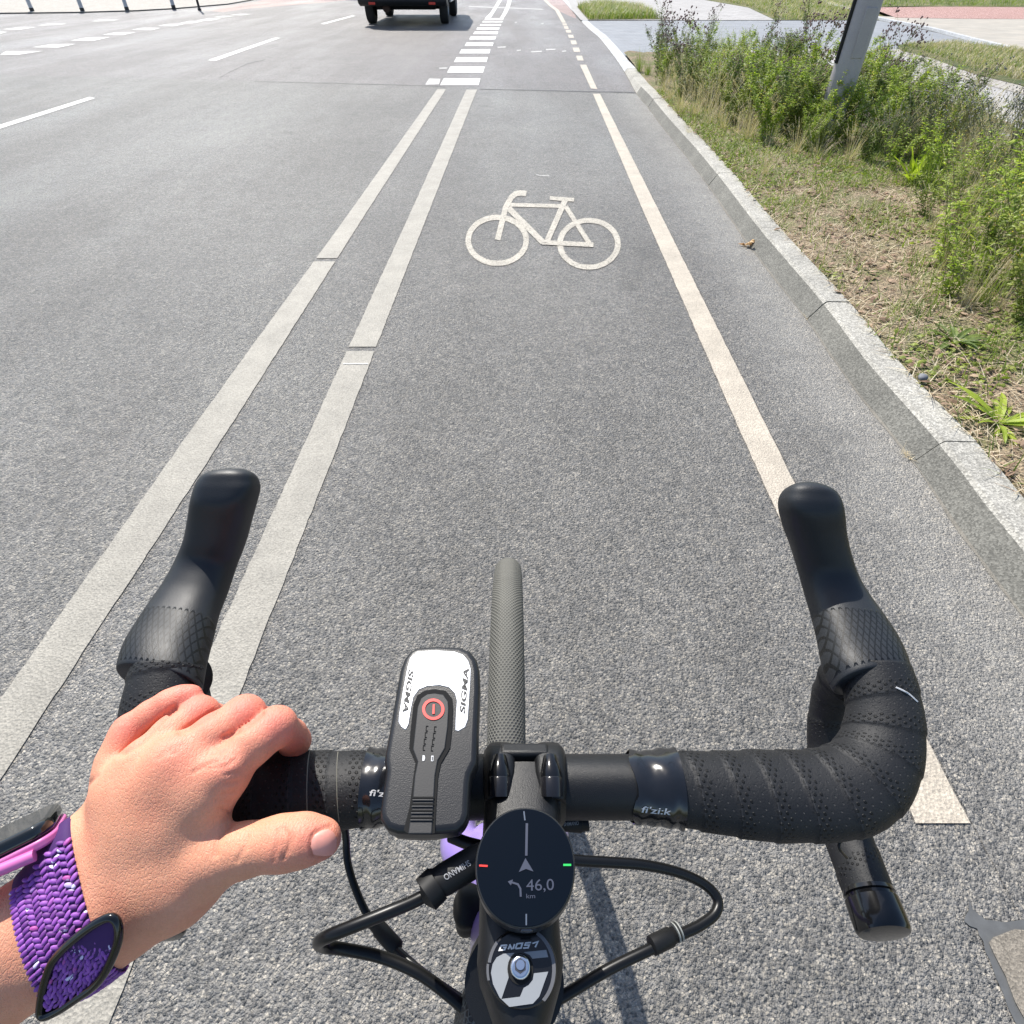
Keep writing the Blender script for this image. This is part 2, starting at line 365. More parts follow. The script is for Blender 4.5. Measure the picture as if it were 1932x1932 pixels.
for x0, x1, y0, y1 in ((1803, 1865, 448, 487), (1775, 1838, 383, 418), (1757, 1812, 325, 357), (1738, 1788, 280, 305), (1718, 1767, 240, 263), (1703, 1745, 210, 233), (1692, 1732, 188, 204)):
    k = (y1-y0)*.35; band_px('crossing_dash', [Z(x0, y0), Z(x0+k, y1)], [Z(x1-k, y0), Z(x1, y1)], M['paint_warm'], jit=.001)
band_px('lane_line', [Z(1540, 0), Z(1585, 45), Z(1635, 82), Z(1690, 182)], [Z(1568, 0), Z(1610, 42), Z(1665, 80), Z(1722, 182)], M['paint_warm'])
for x0, x1, y0, y1 in ((720, 1030, 630, 685), (775, 1065, 535, 585), (828, 1090, 460, 500), (870, 1112, 397, 430), (912, 1137, 342, 370), (948, 1158, 292, 318), (980, 1175, 253, 275), (1003, 1187, 220, 238), (1030, 1200, 194, 207), (1050, 1212, 168, 181), (1068, 1220, 147, 159)):
    h_ = y1-y0; band_px('crossing_dash', [Z(x0+h_*.35, y0), Z(x0-h_*.2, y1)], [Z(x1+h_*.08, y0), Z(x1-h_*.2, y1)], M['paint_bright'], jit=.001, step=.1)
band_px('lane_line', [Z(1178, 0), Z(1140, 60), Z(1112, 105), Z(1070, 146)], [Z(1208, 0), Z(1170, 60), Z(1143, 105), Z(1115, 146)], M['paint_bright'])
band_px('lane_line', [Z(1255, 0), Z(1240, 50), Z(1215, 105), Z(1190, 146)], [Z(1285, 0), Z(1272, 50), Z(1248, 105), Z(1220, 146)], M['paint_bright'])
band_px('lane_line', [Z(622, 632), Z(588, 682)], [Z(712, 634), Z(700, 680)], M['paint_old'], jit=.001)
band_px('lane_line', [Z(940, 48), Z(940, 54)], [Z(1540, 72), Z(1540, 78)], M['paint_old'], jit=0, step=.05)
for x0, x1, y0 in ((1170, 1240, 376), (1325, 1360, 402), (1440, 1530, 412), (1560, 1640, 395), (1690, 1725, 408), (700, 770, 545), (1310, 1330, 178), (1520, 1545, 186)):
    band_px('paint_remnant', [Z(x0, y0), Z(x0+4, y0+9)], [Z(x1, y0-3), Z(x1-6, y0+7)], M['paint_old'], jit=.004, step=.02)
def scuff(pts, hgt):
    band_px('paint_remnant', [(x, y) for x, y in pts], [(x, y+hgt) for x, y in pts], M['paint_old'], jit=.002, step=.02)
scuff([(1011, 328), (1020, 331), (1036, 331)], 1.6)
# far side of the road: cross-road dashes, lane dashes
Q = lambda x, y: (x*.2344, y*.2344)
for q in (((0, 440), (150, 440), (340, 410), (50, 412)), ((260, 380), (470, 382), (610, 353), (420, 355)), ((565, 326), (760, 327), (885, 298), (715, 300)),
          ((825, 281), (990, 281), (1095, 258), (930, 260)), ((1060, 240), (1220, 242), (1290, 225), (1150, 224)), ((1270, 207), (1400, 210), (1490, 192), (1360, 193)),
          ((1440, 187), (1550, 186), (1635, 170), (1530, 170)), ((1580, 165), (1690, 165), (1780, 148), (1670, 150)), ((1720, 138), (1800, 138), (1890, 128), (1790, 128)),
          ((1850, 121), (1940, 122), (2030, 112), (1930, 112)), ((20, 235), (160, 238), (290, 218), (170, 218)), ((740, 172), (900, 166), (960, 158), (800, 160)), ((-180, 270), (10, 268), (60, 256), (-120, 256)),
          ((300, 205), (460, 200), (540, 190), (400, 190))):
    o = mesh_obj('crossing_dash', [G(*Q(*p), .003) for p in q], [[0, 1, 2, 3]], M['paint_bright']); o['kind'] = 'structure'
    if o.data.polygons[0].normal.z < 0: o.data.flip_normals()
W = lambda x, y: (377.4+x*.2344, y*.2344)
for q in (((60, 485), (130, 488), (650, 304), (600, 304)), ((970, 190), (1000, 195), (1250, 128), (1225, 124))):
    o = mesh_obj('lane_dash', [G(*W(*p), .003) for p in q], [[0, 1, 2, 3]], M['paint_bright']); o['kind'] = 'structure'
    if o.data.polygons[0].normal.z < 0: o.data.flip_normals()
o = mesh_obj('lane_dash', [G(*p, .003) for p in ((-60, 254), (-60, 262), (180, 185), (168, 183))], [[0, 1, 2, 3]], M['paint_bright']); o['kind'] = 'structure'
if o.data.polygons[0].normal.z < 0: o.data.flip_normals()
# dusty gutter strip between the edge line and the kerb
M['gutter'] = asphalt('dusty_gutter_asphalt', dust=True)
GL = [(1131, 178), (1233, 377), (1459, 830), (1499, 911), (1835, 1563), (2040, 1960)]; GR = [(1201, 176), (1336, 350), (1409, 456), (1521, 601), (1600, 717), (1720, 866), (1811, 998), (1910, 1132), (1960, 1200), (2090, 1370), (2420, 1830), (2600, 2080)]
vs, fs, du = [], [], []
ysg = [178+(1960-178)*(i/60)**1.5 for i in range(61)]
for y in ysg:
    gy = G(0, y).y; a = edge(GL, [y])[0]; ax_ = G(*a).x; bx_ = float(np.interp(gy, [G(*p).y for p in GR][::-1], [G(*p).x for p in GR][::-1]))
    for k in range(9): t = k/8; vs.append((ax_+.004+(bx_+.02-ax_)*t, gy, .0012)); du.append(max(0, min(1, (t-.10)/.55))**1.0)
for j in range(60):
    for k in range(8): q = j*9+k; fs.append([q, q+9, q+10, q+1])
o = mesh_obj('gutter', vs, fs, M['gutter']); o['kind'] = 'structure'
if o.data.polygons[0].normal.z < 0: o.data.flip_normals()
a_ = o.data.attributes.new('dust', 'FLOAT', 'POINT'); a_.data.foreach_set('value', np.array(du, np.float32))
# tar seams and cracks in the asphalt
M['tar'] = plain('tar_joint', (.035, .034, .035), .6)
def crack(pts, wpx, h=.0025, mat=None):
    vs = []
    for i, (x, y) in enumerate(pts):
        j = rnd.uniform(.6, 1.3)*wpx; vs += [G(x, y-j/2, h), G(x, y+j/2, h)]
    o = mesh_obj('tar_seam', vs, [[2*i, 2*i+1, 2*i+3, 2*i+2] for i in range(len(pts)-1)], mat or M['tar']); o['kind'] = 'structure'
    if o.data.polygons[0].normal.z < 0: o.data.flip_normals()
def dense(pts, n, j):
    out = []
    for a, b in zip(pts[:-1], pts[1:]):
        for k in range(n): t = k/n; out.append((a[0]+(b[0]-a[0])*t, a[1]+(b[1]-a[1])*t+rnd.uniform(-j, j)))
    return out+[pts[-1]]
crack(dense([(905, 168), (1040, 171), (1199, 174.5)], 14, .3), 1.3)
crack(dense([(480, 153.5), (640, 157), (800, 162), (840, 164)], 14, .4), .8)
crack(dense([(414, 146), (440, 133), (462, 122), (500, 112)], 6, .8), .9)
# a sealed cover at the lower right edge
K = lambda x, y: (1660.3+x*.1797, 1584.9+y*.1797)
M['cover'] = concrete('worn_concrete_cover', (.21, .185, .15), sc=300)
sheet('cover_seal', [K(940, 640), K(975, 730), K(1050, 790), K(1110, 835), K(1210, 845), K(1300, 862), K(1480, 838), K(1600, 850), K(1900, 820), K(2300, 800), K(2300, 2200), K(1560, 2200), K(1345, 1760), K(1290, 1600), K(1215, 1440), K(1150, 1250), K(1105, 1170), K(1085, 1060), K(1040, 1000), K(1020, 930), K(940, 900), K(880, 850), K(900, 790), K(930, 740)], .0026, plain('bitumen_seal', (.085, .088, .09), .8, nscale=300, nb=.5, var=.3))
sheet('access_cover', [K(1145, 1075), K(1190, 1020), K(1250, 1000), K(1330, 965), K(1420, 935), K(1540, 948), K(1700, 915), K(1900, 912), K(2300, 900), K(2300, 2200), K(1700, 2200), K(1420, 1700), K(1320, 1430), K(1200, 1200)], .0056, M['cover'])

# kerb: separate stones with joints, lowered towards the driveway
KP = [(2090, 1370), (1960, 1200), (1910, 1132), (1811, 998), (1720, 866), (1600, 717), (1521, 601), (1409, 456), (1336, 350), (1288, 286), (1248, 237), (1222, 202), (1199, 173), (1181, 140), (1161, 110), (1131, 72), (1108, 52), (1090, 33), (1074, 14), (1062, 0), (1052, -14)]
kc = [np.array(G(x, y)[:2]) for x, y in KP]; kc.insert(0, kc[0]+np.array([(kc[0]-kc[1])[0]*1.0, -2.2])); kc = catmull(kc, 8)
kc, ks = resample(kc, .05)
kt = np.gradient(kc, axis=0); kt /= np.linalg.norm(kt, axis=1)[:, None]; kn = np.stack([kt[:, 1], -kt[:, 0]], 1)
if kn[10][0] < 0: kn = -kn
def kerb_h(y): return float(np.interp(y, [G(0, 185).y, G(0, 120).y, 1e3], [.09, .03, .03]))
def s_at(px, py): 
    g = np.array(G(px, py)[:2]); return ks[np.argmin(np.linalg.norm(kc-g, axis=1))]
joints = sorted([s_at(*p) for p in ((1720, 866), (1521, 601), (1409, 456), (1336, 350), (1288, 286), (1248, 237), (1222, 202))])
sp_ = joints[1]-joints[0]; s_ = joints[0]-1.0
while s_ > 0: joints.insert(0, s_); s_ -= 1.0
s_ = joints[-1]+1.0
while s_ < ks[-1]: joints.append(s_); s_ += 1.0
vs, fs, mi = [], [], []
for s0, s1 in zip(joints[:-1], joints[1:]):
    idx = np.linspace(s0+.0025, s1-.0025, max(3, int((s1-s0)/.12))); b = len(vs); jx = rnd.uniform(-.0018, .0018); jh = rnd.uniform(-.0015, .0015)
    for s_ in idx:
        c = np.array([np.interp(s_, ks, kc[:, k]) for k in (0, 1)]); n_ = np.array([np.interp(s_, ks, kn[:, k]) for k in (0, 1)])
        h_ = kerb_h(c[1])+jh; fo = .055*h_/.09
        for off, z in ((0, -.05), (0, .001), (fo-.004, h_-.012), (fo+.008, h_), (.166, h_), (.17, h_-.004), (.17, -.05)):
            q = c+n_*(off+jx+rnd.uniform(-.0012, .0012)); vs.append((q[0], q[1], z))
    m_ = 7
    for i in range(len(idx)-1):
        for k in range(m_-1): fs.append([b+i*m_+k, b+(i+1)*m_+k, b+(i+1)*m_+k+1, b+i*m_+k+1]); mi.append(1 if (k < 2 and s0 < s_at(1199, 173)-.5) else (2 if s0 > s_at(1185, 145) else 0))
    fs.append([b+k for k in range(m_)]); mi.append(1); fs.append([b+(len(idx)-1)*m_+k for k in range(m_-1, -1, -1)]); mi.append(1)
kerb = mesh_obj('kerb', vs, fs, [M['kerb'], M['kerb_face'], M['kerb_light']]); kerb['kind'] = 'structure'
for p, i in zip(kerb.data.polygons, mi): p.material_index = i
vs = []
for c, n_ in zip(kc, kn):
    h_ = kerb_h(c[1]); fo = .055*h_/.09
    for off, z in ((.004, -.02), (fo+.01, h_-.014), (.165, h_-.012)): q = c+n_*off; vs.append((q[0], q[1], z))
o = mesh_obj('kerb_joint', vs, [[3*i+k, 3*i+3+k, 3*i+4+k, 3*i+1+k] for i in range(len(kc)-1) for k in (0, 1)], M['joint']); o['kind'] = 'structure'
vs = []
for i, (c, n_) in enumerate(zip(kc, kn)):
    a = .006+.004*math.sin(i*.31)*math.sin(i*.19)+rnd.uniform(0, .005)
    for off in (-a, .006): q = c+n_*off; vs.append((q[0], q[1], .0022))
o = mesh_obj('gutter_dirt', vs, [[2*i, 2*i+1, 2*i+3, 2*i+2] for i in range(len(kc)-1)], M['dirt']); o['kind'] = 'structure'
def kerb_back(py):                                   # world point on the back edge of the kerb near a picture row
    y = G(0, py).y; i = int(np.argmin(abs(kc[:, 1]-y))); q = kc[i]+kn[i]*.168; return Vector((q[0], q[1], 0))
# verge soil with relief, from the kerb back to the pavements
VH = .078
gx = []
ys_w = np.concatenate([np.linspace(-2.2, 4, 70), np.linspace(4.1, 13.2, 60)])
vr = np.random.RandomState(3)
def verge_right(y):                                  # far edge of the planting strip
    return float(np.interp(y, [G(0, 320, .08).y, G(0, 230, .08).y, G(0, 170, .08).y, G(0, 120, .08).y, G(0, 94, .08).y], [G(2060, 320, .08).x, G(1900, 230, .08).x, G(1740, 170, .08).x, G(1560, 120, .08).x, G(1400, 94, .08).x])) if y > G(0, 320, .08).y else G(2060, 320, .08).x+2.0*(G(0, 320, .08).y-y)*0
vs, fs = [], []; NX = 46
for y in ys_w:
    i = int(np.argmin(abs(kc[:, 1]-y))); x0 = (kc[i]+kn[i]*.160)[0]; x1 = max(verge_right(y), x0+.4)
    for k in range(NX):
        t = k/(NX-1); x = x0+(x1-x0)*t
        z = VH + (0 if k == 0 else .012*math.sin(x*9+math.sin(y*7))*math.sin(y*6.1) + vr.uniform(-.006, .008)); vs.append((x, y, z-.012*(k == 0)))
for j in range(len(ys_w)-1):
    for k in range(NX-1): a = j*NX+k; fs.append([a, a+1, a+NX+1, a+NX])
o = mesh_obj('soil', vs, fs, M['soil'], smooth=True); o['kind'] = 'structure'
# driveway, pavements and grassed areas beyond
yd0, yd1 = G(0, 92, .05).y, G(0, 38, .05).y
kb = [kc[i]+kn[i]*.165 for i in range(0, len(kc), 4) if yd0-1.2 < kc[i][1] < yd1+.3]
xr0, xr1 = G(1700, 92, .05).x, G(1815, 38, .05).x
dv = [Vector((q[0], q[1], .026)) for q in kb]+[Vector((G(1640, 34, .03).x, yd1+.3, .026)), Vector((G(1660, 38, .03).x, yd1, .026)), G(1850, 80, .026), G(1905, 92, .026), Vector((G(1905, 92, .026).x, yd0-1.2, .026))]
o = mesh_obj('driveway', dv, [list(range(len(dv)))], M['driveway']); o['kind'] = 'structure'
if o.data.polygons[0].normal.z < 0: o.data.flip_normals()
def poly(name, pts, h, mat): return sheet(name, pts, h, mat)
poly('pavement', [(1380, 93), (1700, 92.5), (1760, 105), (1840, 135), (1932, 158), (2300, 240), (2800, 420), (2800, 700), (2300, 500), (1900, 320), (1700, 210), (1500, 130)], .066, M['slab'])
poly('pavement', [(1700, 92.3), (1760, 105), (1840, 135), (1932, 158), (2300, 240), (2300, 262), (1932, 178), (1830, 152), (1740, 118), (1680, 96)], .070, M['mosaic'])
poly('pavement', [(1066, -14), (1080, 20), (1096, 37.9), (1245, 37.9), (1500, 37.9), (1440, 14), (1360, -2), (1330, -14)], .034, M['slab'])
poly('grassy_ground', [(1290, -14), (1320, -2), (1412, 14), (1462, 37.6), (1660, 37.6), (1650, 13), (1700, 12), (2200, 14), (2200, -30), (1290, -30)], .038, M['turf'])
poly('grassy_ground', [(1088, 12), (1140, 6), (1210, 14), (1248, 36), (1110, 37), (1098, 24)], .040, M['turf'])
poly('grassy_ground', [(1690, 84), (1800, 79), (1905, 90), (2300, 155), (2300, 246), (1932, 162), (1840, 140), (1760, 110), (1700, 95)], .074, M['turf'])
poly('pavement', [(1620, 28), (1690, 32), (2300, 34), (2300, 150), (1932, 98), (1900, 90), (1800, 66)], .042, M['beige'])
poly('gravel_strip', [(1640, 14), (1780, 12.5), (2300, 16), (2300, 38), (1800, 35), (1690, 33)], .046, M['gravel'])
kl = np.array([G(x, y, .05) for x, y in catmull([(1632, 30), (1680, 40), (1760, 56), (1830, 74), (1905, 92)], 8)])
vs = []
for q in kl:
    for dx, z in ((-.09, .03), (-.09, .085), (.09, .085), (.09, .03)): vs.append((q[0]+dx*.7, q[1]+dx*.7, z))
o = mesh_obj('kerb', vs, [[4*i+k, 4*i+4+k, 4*i+5+k, 4*i+1+k] for i in range(len(kl)-1) for k in range(3)], M['kerb_light']); o['kind'] = 'structure'
# path edge line across the far grass, and the far-left pavement with its kerb
poly('path_edge', [(1545, 2), (1556, 1), (1600, 12), (1640, 26), (1630, 28), (1590, 15)], .044, M['kerb_light'])
fl = [(-900, 20), (-300, 24), (0, 26.5), (140, 25), (260, 21.5), (330, 17.5), (430, 9), (470, 2), (500, -8)]
flw = [G(x, y, .0) for x, y in fl]
top = [v+Vector((0, 0, .035)) for v in flw]; back = [Vector((v.x-2, v.y+26, .035)) for v in flw]
n_ = len(fl); vs = flw+top+back
o = mesh_obj('pavement', vs, [[i, i+1, n_+i+1, n_+i] for i in range(n_-1)]+[[n_+i, n_+i+1, 2*n_+i+1, 2*n_+i] for i in range(n_-1)], [M['kerb_face'], M['mosaic']]); o['kind'] = 'structure'
for p in o.data.polygons:
    if p.index >= n_-1: p.material_index = 1
# reddish cycle crossing patch in the far left
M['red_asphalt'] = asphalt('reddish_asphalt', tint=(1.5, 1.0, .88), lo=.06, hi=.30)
poly('cycle_path', [(372, 18), (430, 11), (480, 4), (520, -6), (720, -6), (640, 2), (560, 9), (470, 16), (420, 23)], .0008, M['red_asphalt'])
poly('cycle_path', [Z(1545, 0), Z(1600, 45), Z(1650, 82), Z(1800, 150), Z(1800, 110), Z(1700, 0)], .0012, M['red_asphalt'])

# bicycle symbol on the lane
Y6 = lambda x, y: (792.4+x*.2344, 301.9+y*.2344)
vs, fs = [], []
def ring_px(cx, cy, rx, ry, ix, iy, h, icx=0, icy=0, n=72):
    b = len(vs)
    for i in range(n):
        t = 2*math.pi*i/n; j = 1+rnd.uniform(-.006, .006); c, s = math.cos(t), math.sin(t)
        vs.append(G(*Y6(cx+rx*c*j, cy+ry*s*j), h)); vs.append(G(*Y6(cx+icx+ix*c*j, cy+icy+iy*s*j), h))
    for i in range(n): k = (i+1) % n; fs.append([b+2*i, b+2*i+1, b+2*k+1, b+2*k])
def stroke_px(pts, wd, h):
    b = len(vs); P_ = [np.array(p, float) for p in pts]; n = len(P_)
    for i, p in enumerate(P_):
        d = (P_[min(i+1, n-1)]-P_[max(i-1, 0)]); d /= np.linalg.norm(d); q = np.array([-d[1], d[0]])*wd/2
        vs.append(G(*Y6(*(p+q)), h)); vs.append(G(*Y6(*(p-q)), h))
    for i in range(n-1): fs.append([b+2*i, b+2*i+1, b+2*i+3, b+2*i+2])
ring_px(622, 646, 255, 206, 211, 164, .0030); ring_px(1360, 674, 256, 208, 210, 169, .0032)
stroke_px([(625, 642), (660, 500), (690, 380), (735, 300), (770, 272), (810, 264), (856, 270)], 44, .0034)
stroke_px([(728, 360), (1140, 370)], 30, .0036); stroke_px([(712, 385), (990, 662)], 46, .0038); stroke_px([(1168, 325), (1022, 655)], 44, .0040)
stroke_px([(1045, 306), (1240, 320)], 30, .0042); stroke_px([(1172, 372), (1375, 688)], 36, .0044); stroke_px([(983, 662), (1396, 682)], 36, .0046)
o = mesh_obj('bicycle_symbol', vs, fs, M['paint_symbol'])
for p in o.data.polygons:
    if p.normal.z < 0: p.flip()
tag(o, 'worn cream bicycle symbol painted on the asphalt of the cycle lane', 'road marking')
# ------------------------------------------------------------------ the bicycle
def dots(m, u, v, pu, pv, r, soft=.3):
    def one(ou, ov):
        a = m.math('MULTIPLY', m.math('SUBTRACT', m.math('FRACT', m.math('ADD', m.math('DIVIDE', u, pu), ou)), .5), pu)
        b = m.math('MULTIPLY', m.math('SUBTRACT', m.math('FRACT', m.math('ADD', m.math('DIVIDE', v, pv), ov)), .5), pv)
        return m.math('SQRT', m.math('ADD', m.math('MULTIPLY', a, a), m.math('MULTIPLY', b, b)))
    d = m.math('MINIMUM', one(0, 0), one(.5, .5))
    q = m.n('MapRange', interpolation_type='SMOOTHSTEP'); m.set(q.inputs[0], d); q.inputs[1].default_value = r*(1-soft); q.inputs[2].default_value = r*(1+soft)
    q.inputs[3].default_value = 1; q.inputs[4].default_value = 0; return q.outputs[0]
def band(m, x, lo, hi, soft):
    a = m.n('MapRange', interpolation_type='SMOOTHSTEP'); m.set(a.inputs[0], x); a.inputs[1].default_value = lo-soft; a.inputs[2].default_value = lo+soft
    b = m.n('MapRange', interpolation_type='SMOOTHSTEP'); m.set(b.inputs[0], x); b.inputs[1].default_value = hi-soft; b.inputs[2].default_value = hi+soft
    b.inputs[3].default_value = 1; b.inputs[4].default_value = 0
    return m.math('MULTIPLY', a.outputs[0], b.outputs[0])
def tape_mat():
    m = N('perforated_bar_tape'); u, v = m.uvxy()            # u: mm from the edge of this wrap, v: mm round the bar
    holes = m.math('MULTIPLY', dots(m, m.math('ADD', u, .4), v, 3.6, 5.2, .72), band(m, u, .9, 7.3, .2))
    pips = m.math('MULTIPLY', dots(m, u, v, 4.4, 6.2, .45), band(m, u, 8.6, 17.0, .3))
    g = m.noise(900, 3, .7); big = m.noise(30, 4, .6)
    c = m.mix(big, (.008, .0084, .0096), (.0145, .0152, .0168)); seam = band(m, u, -.5, .55, .25); c = m.mix(holes, c, (.0012, .0012, .0012)); c = m.mix(m.math('MULTIPLY', seam, .85), c, (.002, .002, .002)); lip = band(m, u, .7, 1.3, .2); c = m.mix(m.math('MULTIPLY', lip, .35), c, (.045, .046, .05)); c = m.mix(m.math('MULTIPLY', pips, .5), c, (.05, .05, .052))
    m.p(Base_Color=c, Roughness=m.ramp(big, [(.3, .48), (.7, .64)])); m.b.inputs['Specular IOR Level'].default_value = .32
    h = m.math('ADD', m.math('MULTIPLY', holes, -.9), m.math('MULTIPLY', pips, .5)); h = m.math('ADD', h, m.math('MULTIPLY', g, .35))
    m.bump(h, .9, .0009); return m.m
M['tape'] = tape_mat()
M['alu_black'] = plain('satin_black_alloy', (.008, .0084, .0094), .40, nscale=2600, nb=.6, ndist=.0003, spec=.36)
M['gloss_black'] = plain('gloss_black', (.006, .0062, .007), .14, coat=.2, spec=.4)
M['foil'] = plain('glossy_black_tape', (.008, .0085, .010), .16, nscale=55, nb=.35, ndist=.0022, coat=.3)
M['bolt_black'] = plain('black_bolt', (.010, .010, .012), .18)
M['void'] = plain('dark_recess', (.002, .002, .002), .9)
M['print'] = plain('white_print', (.62, .62, .62), .5)
M['print_dim'] = plain('grey_print', (.30, .30, .31), .5)
M['housing'] = plain('cable_housing', (.006, .0062, .0066), .34, nscale=60, nb=.05, spec=.3)
M['purple'] = plain('lilac_frame_paint', (.26, .18, .50), .28, coat=.5, nscale=30, var=.06)
M['rubber'] = plain('black_rubber', (.008, .0082, .0085), .55, spec=.3)
bike = empty('bicycle', (0, .3, 0))
tag(bike, 'black and lilac road bicycle with taped drop handlebars and knurled front tyre', 'bicycle')
XM = P(985, 1483, .31).x
def mir(v): return Vector((2*XM-v[0], v[1], v[2]))
bc = P(985, 1483, .31); BARY, BARZ = bc.y, bc.z
right_path = [(1170, 1484, .31), (1240, 1485, .31), (1330, 1491, .31), (1420, 1497, .31), (1500, 1500, .31), (1565, 1496, .3105), (1612, 1480, .313), (1645, 1450, .318), (1664, 1405, .325), (1668, 1350, .332), (1660, 1300, .339), (1650, 1262, .345)]
rp = [P(*q) for q in right_path]
def bar_tape(name, path, a0, b0, pitch, phase, wrap_dir=1, step=.0012, ns=72, taper=None):
    pts, s = resample(catmull([tuple(p) for p in path], 10), step); n = len(pts)
    T = np.gradient(pts, axis=0); T /= np.linalg.norm(T, axis=1)[:, None]
    vs, uv, fs = [], [], []
    for i in range(n):
        hor = np.cross(T[i], [0, 0, 1]); hor /= np.linalg.norm(hor); ver = np.cross(hor, T[i])
        a_ = a0(s[i]) if callable(a0) else a0; b_ = b0(s[i]) if callable(b0) else b0
        for k in range(ns):
            th = 2*math.pi*k/ns; f = ((s[i]+phase)/pitch + wrap_dir*k/ns) % 1.0
            thick = .0007*(1-f) + .00022*math.sin(th*3+s[i]*80)
            c, sn = math.cos(th), math.sin(th); q = pts[i]+hor*c*(a_+thick)+ver*sn*(b_+thick)
            vs.append(q); uv.append((f*pitch*1000, th*(a_+b_)/2*1000))
    for i in range(n-1):
        for k in range(ns): fs.append([i*ns+k, i*ns+(k+1) % ns, (i+1)*ns+(k+1) % ns, (i+1)*ns+k])
    fs += [list(range(ns-1, -1, -1)), [(n-1)*ns+k for k in range(ns)]]
    return mesh_obj(name, vs, fs, M['tape'], bike, smooth=True, uv=uv)
# bare centre of the bar, finishing tape, wrapped grips
hb = tube('handlebar', [mir(rp[1]), mir(rp[0]), rp[0], rp[1]], .0161, M['alu_black'], bike, ns=40, step=.01)
def prof(s0, s1, v0, v1): return lambda s: v0+(v1-v0)*min(1, max(0, (s-s0)/(s1-s0)))**.8
L0 = (rp[1]-rp[0]).length
def grip_a(s): return .0178+.0050*min(1, s/.05)-.0034*min(1, max(0, (s-.10)/.05))
def grip_b(s): return .0164+.0006*min(1, s/.05)
grip_start = P(1262, 1486, .31)
rpath = [grip_start]+rp[2:]
rt = bar_tape('bar_tape', rpath, grip_a, grip_b, .0185, .004)
lpath = [mir(p) for p in rpath]
lt = bar_tape('bar_tape', lpath, grip_a, grip_b, .0185, .011, wrap_dir=1)
def foil(side):
    p0, p1 = P(1187, 1484, .31), P(1277, 1486, .31); pts = []
    vs, fs, ns, n = [], [], 56, 26; rr = np.random.RandomState(5)
    for i in range(n):
        t = i/(n-1); c = p0.lerp(p1, t); rx_ = .0172+.0034*t+.0004*math.sin(t*19); rz_ = .0170+.0016*t
        for k in range(ns):
            th = 2*math.pi*k/ns; wv = .0003*math.sin(th*2+t*6)+.00018*math.sin(th*5-t*9)+.0003*math.sin(t*12+math.sin(th*2)*.6)
            wx = .0012*math.sin(th*4)*(1 if i == 0 else 0)
            q = c+Vector((wx, (rx_+wv)*math.cos(th), (rz_+wv)*math.sin(th)))
            vs.append(q if side > 0 else mir(q))
    for i in range(n-1):
        for k in range(ns):
            f = [i*ns+k, i*ns+(k+1) % ns, (i+1)*ns+(k+1) % ns, (i+1)*ns+k]; fs.append(f if side > 0 else f[::-1])
    return mesh_obj('finishing_tape', vs, fs, M['foil'], bike, smooth=True)
fr, fl_ = foil(1), foil(-1)
text_on('tape_lettering', "fi'zi:k", (1210, 1532), (1266, 1537), 12, Surf(fr), M['print'], fr, shear=.12, bold=.012)
text_on('tape_lettering', "fi'zi:k", (697, 1501), (751, 1505), 12, Surf(fl_), M['print'], fl_, shear=.12, bold=.012)
# pale edges of the wraps that catch the eye near the thumb and on the right bend
M['edge'] = plain('pale_tape_edge', (.15, .145, .12), .6)
sl_, sr_ = Surf(lt), Surf(rt)
def hair(name, pts, surf, r, mat, parent, n=8):
    q = [surf(*p, r*.6) for p in catmull([(*p, 0) for p in pts], n) for p in [(p[0], p[1])]]
    q = [x for x in q if x is not None]
    return tube(name, q, r, mat, parent, ns=5)
hair('tape_edge', [(587, 1403), (581, 1440), (579, 1490), (580, 1540), (582, 1565)], sl_, .00032, M['edge'], lt)
hair('tape_edge', [(640, 1401), (636, 1440), (636, 1500), (640, 1550)], sl_, .00026, M['edge'], lt)
hair('tape_edge', [(1690, 1297), (1712, 1308), (1730, 1324)], sr_, .00050, M['print'], rt)
# drops: hook and lower end
def drop(side, x_end):
    pts = [(.2115, .190, .938), (.220, .208, .918), (.225, .214, .890), (.228, .206, .858), (.229, .180, .834), (.228, .145, .827), (.2265, .102, .8305)]
    pts = [Vector(p) for p in pts]
    sh_ = [.000, .003, .005, .005, .003, .001, 0]
    pts = [p+Vector(((k_ if side > 0 else k_*2.6+.004*(k_ > 0)), 0, 0)) for p, k_ in zip(pts, sh_)]
    if side < 0: pts = [mir(p) for p in pts]
    return bar_tape('drop_tape', pts, .0148, .0148, .026, .014, step=.002, ns=36)
def plug(side):
    p0, p1 = Vector((.2263, .104, .8305)), Vector((.2252, .080, .8325)); d = (p1-p0).normalized(); a = Vector((1, .1, 0)); a = (a-d*a.dot(d)).normalized(); b = d.cross(a)
    secs = []
    for t, r_ in ((0, .0150), (.10, .0156), (.13, .0142), (.20, .0140), (.23, .0158), (.6, .0160), (.90, .0156), (.97, .0146), (1.0, .011)):
        c = p0.lerp(p1, t); secs.append([tuple(q if side > 0 else mir(q)) for q in [c+a*r_*math.cos(2*math.pi*k/36)+b*r_*math.sin(2*math.pi*k/36) for k in range(36)]])
    return loft('end_plug', secs, M['gloss_black'], bike, sharp=40)
for sd in (1, -1): drop(sd, 0); plug(sd)
